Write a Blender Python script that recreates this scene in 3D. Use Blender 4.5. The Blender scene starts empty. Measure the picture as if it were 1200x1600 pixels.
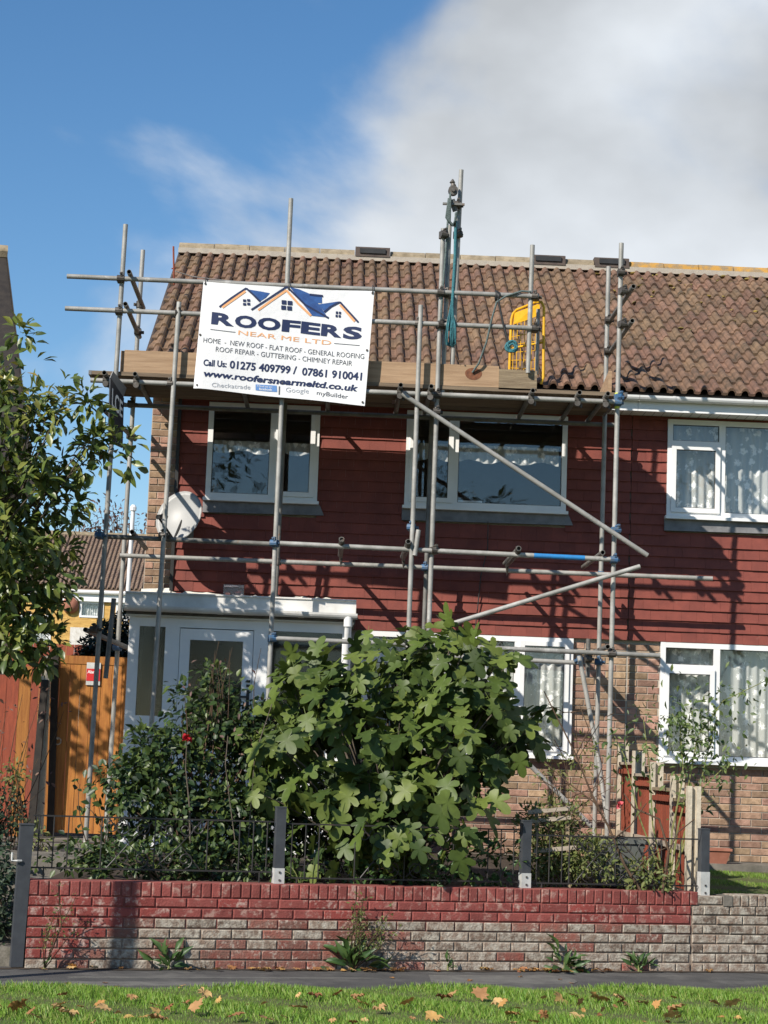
import bpy, math, random
import numpy as np
from mathutils import Vector, Matrix, Euler
rad = math.radians
# ------------------------------------------------------------------ camera
sc = bpy.context.scene
COL = sc.collection
F = 3100.0; PW_, PH_ = 1200, 1600
CAM = np.array([0, -21.0, 1.6])
YAW, PITCH, ROLL = 1.5, 7.2, 2.1
Rm = np.array((Matrix.Rotation(rad(-YAW), 3, 'Z') @ Matrix.Rotation(rad(90 + PITCH), 3, 'X') @ Matrix.Rotation(rad(ROLL), 3, 'Z')))
cam = bpy.data.cameras.new('camera'); camo = bpy.data.objects.new('camera', cam); COL.objects.link(camo)
camo.matrix_world = Matrix.Translation(CAM.tolist()) @ Matrix(Rm.tolist()).to_4x4()
cam.sensor_fit = 'HORIZONTAL'; cam.sensor_width = 36; cam.lens = 36 * F / PW_
cam.clip_end = 2000; cam.clip_start = .1
sc.camera = camo
# ------------------------------------------------------------------ light
SUN_AZ, SUN_EL = 43.0, 36.0
sdir = Vector((-math.sin(rad(SUN_AZ)) * math.cos(rad(SUN_EL)), -math.cos(rad(SUN_AZ)) * math.cos(rad(SUN_EL)), math.sin(rad(SUN_EL))))
sl = bpy.data.lights.new('sun', 'SUN'); slo = bpy.data.objects.new('sun', sl); COL.objects.link(slo)
sl.energy = 5.0; sl.angle = rad(.5); sl.color = (1, .93, .83)
slo.rotation_euler = (-sdir).to_track_quat('-Z', 'Y').to_euler(); slo.location = (-12, -14, 20)
world = bpy.data.worlds.new('World'); sc.world = world; world.use_nodes = True
nt = world.node_tree; nt.nodes.clear()
def N(t, typ, **kw):
    n = t.nodes.new(typ)
    for k, v in kw.items(): setattr(n, k, v)
    return n
out = N(nt, 'ShaderNodeOutputWorld'); bg = N(nt, 'ShaderNodeBackground')
sky = N(nt, 'ShaderNodeTexSky'); sky.sky_type = 'NISHITA'; sky.sun_disc = False
sky.sun_elevation = rad(SUN_EL); sky.sun_rotation = rad(180 + SUN_AZ); sky.air_density = 1.0; sky.dust_density = .1; sky.ozone_density = 2.6
bg.inputs[1].default_value = .095
tc = N(nt, 'ShaderNodeTexCoord')
mp = N(nt, 'ShaderNodeMapping'); mp.inputs['Location'].default_value = (3.1, .4, 1.35); mp.inputs['Scale'].default_value = (1, 1, 1.5)
nz = N(nt, 'ShaderNodeTexNoise'); nz.inputs['Scale'].default_value = 3.6; nz.inputs['Detail'].default_value = 9; nz.inputs['Roughness'].default_value = .5; nz.inputs['Distortion'].default_value = .35
nz2 = N(nt, 'ShaderNodeTexNoise'); nz2.inputs['Scale'].default_value = 7.0; nz2.inputs['Detail'].default_value = 6; nz2.inputs['Roughness'].default_value = .45
sep = N(nt, 'ShaderNodeSeparateXYZ')
mr = N(nt, 'ShaderNodeMapRange'); mr.inputs[1].default_value = -.16; mr.inputs[2].default_value = .06; mr.inputs[3].default_value = -.24; mr.inputs[4].default_value = .27
ad = N(nt, 'ShaderNodeMath', operation='ADD')
mr2 = N(nt, 'ShaderNodeMapRange', interpolation_type='SMOOTHSTEP'); mr2.inputs[1].default_value = .47; mr2.inputs[2].default_value = .66
mr3 = N(nt, 'ShaderNodeMapRange'); mr3.inputs[1].default_value = .35; mr3.inputs[2].default_value = .68; mr3.inputs[3].default_value = .74; mr3.inputs[4].default_value = 1.22
cc = N(nt, 'ShaderNodeVectorMath', operation='SCALE'); cc.inputs[0].default_value = (5.75, 6.1, 6.5)
mix = N(nt, 'ShaderNodeMix', data_type='RGBA')
L = nt.links.new
L(tc.outputs['Generated'], mp.inputs[0]); L(mp.outputs[0], nz.inputs['Vector']); L(mp.outputs[0], nz2.inputs['Vector'])
L(tc.outputs['Generated'], sep.inputs[0]); bank = N(nt, 'ShaderNodeMath', operation='MULTIPLY_ADD'); bank.inputs[1].default_value = .6; bank.inputs[2].default_value = -.6; bk2 = N(nt, 'ShaderNodeMath', operation='ADD'); L(sep.outputs[1], bank.inputs[0]); L(bank.outputs[0], bk2.inputs[0]); L(sep.outputs[0], bk2.inputs[1]); L(bk2.outputs[0], mr.inputs[0]); L(mr.outputs[0], ad.inputs[0]); L(nz.outputs[0], ad.inputs[1])
mrz = N(nt, 'ShaderNodeMapRange'); mrz.inputs[1].default_value = .27; mrz.inputs[2].default_value = .19; mrz.inputs[3].default_value = 0; mrz.inputs[4].default_value = .13; L(sep.outputs[2], mrz.inputs[0])
ad2 = N(nt, 'ShaderNodeMath', operation='ADD'); L(ad.outputs[0], ad2.inputs[0]); L(mrz.outputs[0], ad2.inputs[1])
L(ad2.outputs[0], mr2.inputs[0]); L(nz2.outputs[0], mr3.inputs[0]); L(mr3.outputs[0], cc.inputs['Scale'])
L(mr2.outputs[0], mix.inputs['Factor']); hsv = N(nt, 'ShaderNodeHueSaturation'); hsv.inputs['Saturation'].default_value = 1.22; hsv.inputs['Value'].default_value = 1.05; L(sky.outputs[0], hsv.inputs['Color']); L(hsv.outputs[0], mix.inputs['A']); L(cc.outputs[0], mix.inputs['B'])
L(mix.outputs['Result'], bg.inputs[0]); L(bg.outputs[0], out.inputs[0])
vs = sc.view_settings; vs.view_transform = 'Standard'; vs.look = 'None'; vs.exposure = .38; vs.gamma = 1; vs.use_curve_mapping = False
sc.render.engine = 'CYCLES'
sc.cycles.max_bounces = 6; sc.cycles.transparent_max_bounces = 12

rng = np.random.default_rng(11); random.seed(5)
# ------------------------------------------------------------------ photo pixel -> point on a known plane
def ray(x, y): return Rm @ np.array([(x - PW_ / 2) / F, (PH_ / 2 - y) / F, -1.0])
def P(x, y, Y): v = ray(x, y); return Vector(CAM + v * ((Y - CAM[1]) / v[1]))
def PZ(x, y, Z): v = ray(x, y); return Vector(CAM + v * ((Z - CAM[2]) / v[2]))
# street / garden wall line: 15.6 degrees to the house front
A0 = Vector((-2.14, -5.98, 0)); SA = rad(15.56)
U = Vector((math.cos(SA), math.sin(SA), 0)); NN = Vector((-math.sin(SA), math.cos(SA), 0))   # NN points to the house
def WPT(s, off, z): return A0 + U * s + NN * off + Vector((0, 0, z))
def PWALL(x, y, off=0):
    n = np.array(NN); v = ray(x, y); a = np.array(A0 + NN * off); return Vector(CAM + v * (n @ (a - CAM) / (n @ v)))

# ------------------------------------------------------------------ materials
def mat(name, c1, c2=None, scale=6, rough=.75, bump=0, bs=60, rnd=0, hue=0, metal=0, spec=.4, stretch=(1, 1, 1), lo=.35, hi=.65, c3=None, s3=2.0, t3=.6, w3=.08):
    m = bpy.data.materials.new(name); m.use_nodes = True; t = m.node_tree
    b = t.nodes['Principled BSDF']; l = t.links.new
    b.inputs['Roughness'].default_value = rough; b.inputs['Metallic'].default_value = metal; b.inputs['Specular IOR Level'].default_value = spec
    g = N(t, 'ShaderNodeNewGeometry'); mpp = N(t, 'ShaderNodeMapping'); mpp.inputs['Scale'].default_value = stretch
    l(g.outputs['Position'], mpp.inputs[0])
    c2 = c2 or tuple(k * .8 for k in c1)
    n = N(t, 'ShaderNodeTexNoise'); n.inputs['Scale'].default_value = scale; n.inputs['Detail'].default_value = 7; n.inputs['Roughness'].default_value = .62
    l(mpp.outputs[0], n.inputs['Vector'])
    r = N(t, 'ShaderNodeMapRange'); r.inputs[1].default_value = lo; r.inputs[2].default_value = hi; l(n.outputs[0], r.inputs[0])
    mx = N(t, 'ShaderNodeMix', data_type='RGBA'); mx.inputs['A'].default_value = (*c1, 1); mx.inputs['B'].default_value = (*c2, 1)
    l(r.outputs[0], mx.inputs['Factor']); col = mx.outputs['Result']
    if rnd or hue:
        oi = N(t, 'ShaderNodeObjectInfo'); hs = N(t, 'ShaderNodeHueSaturation')
        a = N(t, 'ShaderNodeMapRange'); a.inputs[3].default_value = 1 - rnd; a.inputs[4].default_value = 1 + rnd
        l(oi.outputs['Random'], a.inputs[0]); l(a.outputs[0], hs.inputs['Value'])
        k = N(t, 'ShaderNodeMath', operation='MULTIPLY'); k.inputs[1].default_value = 7.31; fr = N(t, 'ShaderNodeMath', operation='FRACT')
        h = N(t, 'ShaderNodeMapRange'); h.inputs[3].default_value = .5 - hue; h.inputs[4].default_value = .5 + hue
        l(oi.outputs['Random'], k.inputs[0]); l(k.outputs[0], fr.inputs[0]); l(fr.outputs[0], h.inputs[0]); l(h.outputs[0], hs.inputs['Hue'])
        l(col, hs.inputs['Color']); col = hs.outputs[0]
    if c3:
        n3 = N(t, 'ShaderNodeTexNoise'); n3.inputs['Scale'].default_value = s3; n3.inputs['Detail'].default_value = 8; n3.inputs['Roughness'].default_value = .7
        l(g.outputs['Position'], n3.inputs['Vector'])
        r3 = N(t, 'ShaderNodeMapRange'); r3.inputs[1].default_value = t3 - w3; r3.inputs[2].default_value = t3 + w3; l(n3.outputs[0], r3.inputs[0])
        m3 = N(t, 'ShaderNodeMix', data_type='RGBA'); m3.inputs['B'].default_value = (*c3, 1); l(col, m3.inputs['A']); l(r3.outputs[0], m3.inputs['Factor']); col = m3.outputs['Result']
    l(col, b.inputs['Base Color'])
    if bump:
        nb = N(t, 'ShaderNodeTexNoise'); nb.inputs['Scale'].default_value = bs; nb.inputs['Detail'].default_value = 5
        l(mpp.outputs[0], nb.inputs['Vector'])
        bp = N(t, 'ShaderNodeBump'); bp.inputs['Strength'].default_value = bump; bp.inputs['Distance'].default_value = .01
        l(nb.outputs[0], bp.inputs['Height']); l(bp.outputs[0], b.inputs['Normal'])
    return m
def leafmat(name, cols, rough=.45, trans=.25, spec=.5):
    m = bpy.data.materials.new(name); m.use_nodes = True; t = m.node_tree; l = t.links.new
    b = t.nodes['Principled BSDF']; b.inputs['Roughness'].default_value = rough; b.inputs['Specular IOR Level'].default_value = spec
    g = N(t, 'ShaderNodeNewGeometry'); oi = N(t, 'ShaderNodeObjectInfo')
    a = N(t, 'ShaderNodeMath', operation='ADD'); f = N(t, 'ShaderNodeMath', operation='FRACT')
    l(g.outputs['Random Per Island'], a.inputs[0]); l(oi.outputs['Random'], a.inputs[1]); l(a.outputs[0], f.inputs[0])
    cr = N(t, 'ShaderNodeValToRGB'); e = cr.color_ramp.elements
    e[0].color = (*cols[0], 1); e[1].color = (*cols[-1], 1)
    for i in range(1, len(cols) - 1):
        x = e.new(i / (len(cols) - 1)); x.color = (*cols[i], 1)
    l(f.outputs[0], cr.inputs[0])
    n = N(t, 'ShaderNodeTexNoise'); n.inputs['Scale'].default_value = 22; n.inputs['Detail'].default_value = 4
    l(g.outputs['Position'], n.inputs['Vector'])
    r = N(t, 'ShaderNodeMapRange'); r.inputs[3].default_value = .7; r.inputs[4].default_value = 1.3; l(n.outputs[0], r.inputs[0])
    hs = N(t, 'ShaderNodeHueSaturation'); l(cr.outputs[0], hs.inputs['Color']); l(r.outputs[0], hs.inputs['Value'])
    l(hs.outputs[0], b.inputs['Base Color'])
    tr = N(t, 'ShaderNodeBsdfTranslucent'); l(hs.outputs[0], tr.inputs[0])
    ms = N(t, 'ShaderNodeMixShader'); ms.inputs[0].default_value = trans
    l(b.outputs[0], ms.inputs[1]); l(tr.outputs[0], ms.inputs[2]); l(ms.outputs[0], t.nodes['Material Output'].inputs[0])
    return m
def glassmat(name, tint=(1, 1, 1), rough=0.0, ior=1.5):
    m = bpy.data.materials.new(name); m.use_nodes = True; t = m.node_tree; l = t.links.new
    t.nodes.remove(t.nodes['Principled BSDF'])
    tr = N(t, 'ShaderNodeBsdfTransparent'); tr.inputs[0].default_value = (*tint, 1)
    gl = N(t, 'ShaderNodeBsdfGlossy'); gl.inputs['Roughness'].default_value = rough
    fr = N(t, 'ShaderNodeFresnel'); gg_ = N(t, 'ShaderNodeNewGeometry'); mi_ = N(t, 'ShaderNodeMapRange'); mi_.inputs[3].default_value = ior; mi_.inputs[4].default_value = 1 / ior; l(gg_.outputs['Backfacing'], mi_.inputs[0]); l(mi_.outputs[0], fr.inputs[0])
    nb = N(t, 'ShaderNodeTexNoise'); nb.inputs['Scale'].default_value = 1.6; bp = N(t, 'ShaderNodeBump'); bp.inputs['Strength'].default_value = .05; bp.inputs['Distance'].default_value = .02
    l(nb.outputs[0], bp.inputs['Height']); l(bp.outputs[0], gl.inputs['Normal'])
    mu = N(t, 'ShaderNodeMath', operation='MULTIPLY'); mu.inputs[1].default_value = 1.7; l(fr.outputs[0], mu.inputs[0])
    ms = N(t, 'ShaderNodeMixShader'); l(mu.outputs[0], ms.inputs[0]); l(tr.outputs[0], ms.inputs[1]); l(gl.outputs[0], ms.inputs[2])
    l(ms.outputs[0], t.nodes['Material Output'].inputs[0]); return m
def lacemat(name):
    m = bpy.data.materials.new(name); m.use_nodes = True; t = m.node_tree; l = t.links.new
    b = t.nodes['Principled BSDF']; b.inputs['Roughness'].default_value = .9
    g = N(t, 'ShaderNodeNewGeometry')
    v = N(t, 'ShaderNodeTexVoronoi'); v.inputs['Scale'].default_value = 9; l(g.outputs['Position'], v.inputs['Vector'])
    n = N(t, 'ShaderNodeTexNoise'); n.inputs['Scale'].default_value = 34; n.inputs['Detail'].default_value = 3; l(g.outputs['Position'], n.inputs['Vector'])
    ad_ = N(t, 'ShaderNodeMath', operation='SUBTRACT'); l(n.outputs[0], ad_.inputs[0]); l(v.outputs['Distance'], ad_.inputs[1])
    r = N(t, 'ShaderNodeMapRange'); r.inputs[1].default_value = .10; r.inputs[2].default_value = .26; l(ad_.outputs[0], r.inputs[0])
    mx = N(t, 'ShaderNodeMix', data_type='RGBA'); mx.inputs['A'].default_value = (.58, .60, .57, 1); mx.inputs['B'].default_value = (.86, .86, .83, 1)
    l(r.outputs[0], mx.inputs['Factor']); l(mx.outputs['Result'], b.inputs['Base Color'])
    r2 = N(t, 'ShaderNodeMapRange'); r2.inputs[3].default_value = .72; r2.inputs[4].default_value = 1; l(r.outputs[0], r2.inputs[0]); l(r2.outputs[0], b.inputs['Alpha'])
    return m
MT = {}
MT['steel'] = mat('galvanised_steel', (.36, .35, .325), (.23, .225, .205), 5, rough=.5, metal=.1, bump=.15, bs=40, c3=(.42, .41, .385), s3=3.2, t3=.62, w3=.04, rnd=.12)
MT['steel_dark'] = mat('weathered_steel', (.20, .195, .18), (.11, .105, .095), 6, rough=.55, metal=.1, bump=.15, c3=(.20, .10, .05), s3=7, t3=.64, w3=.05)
MT['coupler'] = mat('coupler_steel', (.13, .12, .11), (.07, .06, .05), 25, rough=.6, metal=.5, rnd=.25)
MT['coupler_blue'] = mat('blue_coupler_paint', (.03, .12, .26), (.10, .12, .14), 25, rough=.6)
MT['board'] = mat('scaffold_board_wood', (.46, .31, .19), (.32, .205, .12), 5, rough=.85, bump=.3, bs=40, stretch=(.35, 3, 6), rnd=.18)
MT['board_grey'] = mat('weathered_board_wood', (.30, .235, .15), (.17, .125, .08), 7, rough=.9, bump=.5, bs=50, stretch=(.35, 3, 6))
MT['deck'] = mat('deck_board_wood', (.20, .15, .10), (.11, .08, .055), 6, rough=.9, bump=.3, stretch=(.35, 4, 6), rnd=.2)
MT['hoop'] = mat('hoop_iron', (.22, .22, .22), (.12, .1, .09), 20, rough=.5, metal=.6)
MT['upvc'] = mat('white_upvc', (.80, .80, .79), (.72, .72, .71), 2, rough=.35, spec=.5)
MT['upvc_old'] = mat('aged_white_fascia', (.74, .73, .70), (.56, .54, .50), 3, rough=.5, c3=(.40, .38, .33), s3=9, t3=.68)
MT['glass'] = glassmat('window_glass')
MT['glass_obs'] = glassmat('obscured_glass', (.32, .35, .36), .12)
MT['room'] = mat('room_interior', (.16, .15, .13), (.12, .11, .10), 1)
MT['room_dark'] = mat('porch_interior', (.20, .21, .20), (.12, .12, .12), 1)
MT['lace'] = lacemat('lace_curtain')
MT['mortar'] = mat('pale_mortar', (.42, .37, .30), (.34, .30, .25), 14, bump=.3)
MT['brick'] = mat('buff_brown_brick', (.37, .235, .16), (.22, .135, .09), 16, rough=.9, bump=.4, bs=70, rnd=.34, hue=.02)
MT['hung'] = mat('red_hung_tile', (.215, .053, .037), (.155, .038, .028), 5, rough=.72, bump=.15, rnd=.09, c3=(.21, .075, .055), s3=11, t3=.68, w3=.05)
MT['roof'] = mat('brown_concrete_tile', (.215, .128, .080), (.12, .074, .048), 7, rough=.9, bump=.3, bs=90, rnd=.17, hue=.014, c3=(.06, .042, .034), s3=3.2, t3=.62, w3=.10)
MT['roof_moss'] = mat('mossy_concrete_tile', (.205, .123, .078), (.105, .066, .044), 7, rough=.9, bump=.35, bs=90, rnd=.19, hue=.014, c3=(.06, .046, .03), s3=4.2, t3=.60, w3=.08)
MT['moss'] = mat('roof_moss', (.30, .21, .05), (.13, .12, .045), 14, rough=1, bump=.6, rnd=.3)
MT['ridge'] = mat('pale_ridge_tile', (.34, .275, .185), (.20, .16, .105), 9, rough=.9, bump=.3, rnd=.12, c3=(.15, .12, .07), s3=12, t3=.62)
MT['ridge_lichen'] = mat('lichen_ridge_tile', (.46, .25, .055), (.26, .19, .11), 10, rough=.95, bump=.4, rnd=.15, lo=.42, hi=.58)
MT['vent'] = mat('dark_ridge_vent', (.10, .075, .06), (.06, .045, .04), 9, rough=.8)
MT['lead'] = mat('lead_flashing', (.20, .20, .205), (.12, .12, .125), 8, rough=.6, bump=.3, bs=20)
MT['bitumen'] = mat('flat_roof_felt', (.16, .155, .15), (.1, .1, .1), 9, rough=.95)
MT['flash_white'] = mat('painted_flashing', (.72, .70, .64), (.52, .49, .42), 11, rough=.7, bump=.3)
MT['paintbrick'] = mat('red_painted_brick', (.26, .065, .054), (.19, .046, .038), 9, rough=.7, bump=.5, bs=80, rnd=.16, c3=(.38, .23, .19), s3=12, t3=.58, w3=.06)
MT['paintflake'] = mat('flaking_red_brick', (.25, .05, .04), (.20, .04, .033), 9, rough=.7, bump=.5, bs=80, rnd=.14, c3=(.46, .33, .28), s3=17, t3=.58, w3=.08)
MT['rawbrick'] = mat('efflorescent_brick', (.22, .155, .115), (.14, .10, .075), 10, rough=.95, bump=.8, bs=70, rnd=.28, c3=(.46, .42, .35), s3=18, t3=.53, w3=.12)
MT['mixbrick'] = mat('half_bare_red_brick', (.24, .075, .055), (.20, .11, .085), 10, rough=.9, bump=.8, bs=70, rnd=.2, c3=(.44, .37, .31), s3=21, t3=.60, w3=.07)
MT['wallmortar'] = mat('wall_mortar', (.30, .245, .19), (.22, .16, .125), 7, rough=.95, bump=.4)
MT['paintmortar'] = mat('painted_wall_mortar', (.26, .085, .068), (.19, .05, .042), 9, rough=.8, bump=.4)
MT['asphalt'] = mat('pavement_asphalt', (.085, .082, .078), (.05, .049, .048), 3, rough=.9, bump=.5, bs=260, c3=(.13, .125, .115), s3=1.7, t3=.60)
MT['patch'] = mat('asphalt_patch', (.15, .145, .13), (.10, .096, .09), 6, rough=.9, bump=.5, bs=260)
MT['concrete'] = mat('path_concrete', (.20, .18, .15), (.11, .10, .085), 5, rough=.95, bump=.4, c3=(.08, .075, .055), s3=4, t3=.6)  # base tone darkened to include tree and post shadow over the path
MT['soil'] = mat('garden_soil', (.06, .042, .028), (.03, .022, .016), 12, rough=1, bump=1, bs=40)
MT['turf'] = mat('verge_turf', (.075, .11, .022), (.085, .075, .034), 6, rough=1, bump=1, bs=90)
MT['road'] = mat('road_asphalt', (.055, .055, .055), (.04, .04, .04), 4, rough=.9, bump=.4, bs=200)
MT['grey_paint'] = mat('grey_painted_metal', (.055, .060, .068), (.04, .043, .05), 9, rough=.5, c3=(.2, .2, .2), s3=18, t3=.72)
MT['white_metal'] = mat('galvanised_post_shoe', (.60, .60, .58), (.44, .44, .42), 9, rough=.5, metal=.2)
MT['iron'] = mat('black_wrought_iron', (.022, .022, .023), (.035, .03, .028), 20, rough=.5, c3=(.14, .07, .04), s3=14, t3=.7)
MT['gatewood'] = mat('orange_stained_timber', (.40, .165, .032), (.26, .09, .016), 7, rough=.6, bump=.2, stretch=(5, 5, .4), rnd=.15, c3=(.18, .065, .015), s3=3, t3=.68)
MT['fencered'] = mat('red_stained_fence', (.29, .064, .030), (.19, .044, .023), 8, rough=.8, bump=.3, stretch=(5, 5, .5), rnd=.15)
MT['concpost'] = mat('concrete_post', (.55, .48, .37), (.41, .36, .28), 14, rough=.95, bump=.4)
MT['darkpost'] = mat('dark_gate_post', (.035, .028, .022), (.02, .016, .014), 9, rough=.8)
MT['yellow'] = mat('yellow_powder_coat', (.72, .40, .015), (.62, .32, .012), 8, rough=.45)
MT['rope_blue'] = mat('teal_rope', (.05, .19, .22), (.03, .11, .13), 60, rough=.9, bump=.6, bs=120)
MT['rope_grey'] = mat('grey_green_rope', (.13, .165, .16), (.07, .095, .09), 60, rough=.9, bump=.6, bs=120)
MT['dish'] = mat('dish_grey', (.36, .36, .35), (.31, .31, .30), 3, rough=.45)
MT['black'] = mat('black_plastic', (.02, .02, .02), (.03, .03, .03), 8, rough=.5)
MT['ybrick'] = mat('yellow_brick', (.60, .38, .12), (.48, .27, .075), 3.2, rough=.9, stretch=(1, 1, 3.5))
MT['bgtile'] = mat('background_tile', (.235, .165, .115), (.15, .10, .075), 3, rough=.9, rnd=.2)
MT['darkbrick'] = mat('dark_brown_brick', (.13, .08, .055), (.08, .05, .035), 8, rough=.9, bump=.3)
MT['bark'] = mat('grey_bark', (.13, .105, .08), (.07, .055, .04), 16, rough=.95, bump=.6, bs=40)
MT['twig'] = mat('brown_twig', (.10, .06, .035), (.055, .035, .022), 16, rough=.9)
MT['cane'] = mat('green_cane', (.22, .23, .075), (.13, .14, .05), 12, rough=.7)
MT['figleaf'] = leafmat('fig_leaf', [(.036, .062, .013), (.062, .096, .018), (.088, .13, .024), (.135, .172, .033), (.042, .070, .016)], .5, .22, .35)
MT['camleaf'] = leafmat('glossy_dark_leaf', [(.014, .028, .010), (.022, .045, .014), (.04, .070, .018), (.09, .125, .028), (.018, .038, .012)], .42, .15, .35)
MT['magleaf'] = leafmat('evergreen_tree_leaf', [(.045, .075, .018), (.08, .12, .025), (.12, .165, .032), (.20, .215, .045), (.06, .095, .022)], .38, .25, .5)
MT['magyel'] = leafmat('yellowed_tree_leaf', [(.24, .19, .03), (.16, .17, .035), (.30, .21, .04)], .45, .25)
MT['roseleaf'] = leafmat('rose_leaf', [(.06, .10, .03), (.09, .14, .04), (.14, .18, .05)], .5, .25)
MT['herb'] = leafmat('pale_herb_leaf', [(.11, .15, .035), (.17, .19, .05), (.08, .12, .03), (.20, .19, .07)], .6, .3)
MT['dock'] = leafmat('weed_leaf', [(.03, .07, .018), (.05, .10, .025), (.07, .12, .03)], .45, .15)
MT['fern'] = leafmat('fern_frond', [(.06, .12, .025), (.10, .16, .035), (.07, .13, .03)], .6, .25)
MT['conifer'] = leafmat('dark_conifer_leaf', [(.012, .026, .012), (.02, .04, .016), (.03, .055, .02)], .6, .1)
MT['farleaf'] = leafmat('far_tree_leaf', [(.03, .055, .02), (.05, .075, .025), (.07, .09, .03)], .6, .2)
MT['redtwig'] = leafmat('bronze_leaf', [(.13, .06, .05), (.09, .05, .04), (.16, .09, .06)], .6, .2)
MT['grass'] = leafmat('grass_blade', [(.11, .23, .024), (.16, .30, .034), (.21, .34, .045), (.28, .31, .09)], .55, .3)
MT['deadleaf'] = leafmat('fallen_leaf', [(.42, .20, .06), (.50, .32, .10), (.26, .105, .04), (.55, .36, .15), (.33, .12, .05)], .7, .15)
MT['redrose'] = mat('red_rose_petal', (.45, .012, .02), (.30, .008, .015), 20, rough=.6)
MT['pinkrose'] = mat('pink_rose_petal', (.60, .12, .14), (.5, .07, .09), 20, rough=.6)
MT['terracotta'] = mat('terracotta', (.36, .15, .10), (.28, .11, .07), 9, rough=.85)
MT['bingreen'] = mat('grey_green_tub', (.115, .125, .115), (.085, .09, .085), 6, rough=.6)
MT['slat'] = mat('bleached_wood_slat', (.40, .34, .27), (.28, .23, .18), 9, rough=.9, stretch=(1, 4, 6))
MT['banner'] = mat('white_banner_vinyl', (.74, .74, .74), (.69, .69, .70), 2, rough=.5, bump=.9, bs=5.5)
MT['navy'] = mat('navy_print', (.012, .022, .075), (.012, .022, .075), 2, rough=.5)
MT['blue'] = mat('blue_print', (.03, .10, .30), (.02, .06, .20), 14, rough=.5)
MT['orange'] = mat('orange_print', (.72, .36, .16), (.72, .36, .16), 2, rough=.5)
MT['greyprint'] = mat('grey_print', (.09, .095, .11), (.09, .095, .11), 2, rough=.5)
MT['palegrey'] = mat('pale_grey_print', (.30, .32, .36), (.38, .40, .44), 20, rough=.5)
MT['fbblue'] = mat('badge_blue_print', (.12, .25, .52), (.12, .25, .52), 2, rough=.5)
MT['whiteprint'] = mat('white_print', (.8, .8, .8), (.8, .8, .8), 2, rough=.5)
MT['redsign'] = mat('red_sign_face', (.55, .03, .035), (.5, .03, .03), 4, rough=.4)
MT['signdark'] = mat('dark_sign_face', (.03, .034, .045), (.025, .028, .035), 6, rough=.4)
MT['signgrey'] = mat('grey_sign_back', (.20, .20, .205), (.16, .16, .165), 6, rough=.5)
MT['clear'] = glassmat('clear_plastic_box', (.82, .80, .84), .15)
MT['bluewrap'] = mat('blue_tube_paint', (.02, .20, .48), (.03, .16, .38), 20, rough=.5)
MT['hi'] = mat('yellow_tape', (.62, .66, .08), (.5, .55, .06), 8, rough=.5)

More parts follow.
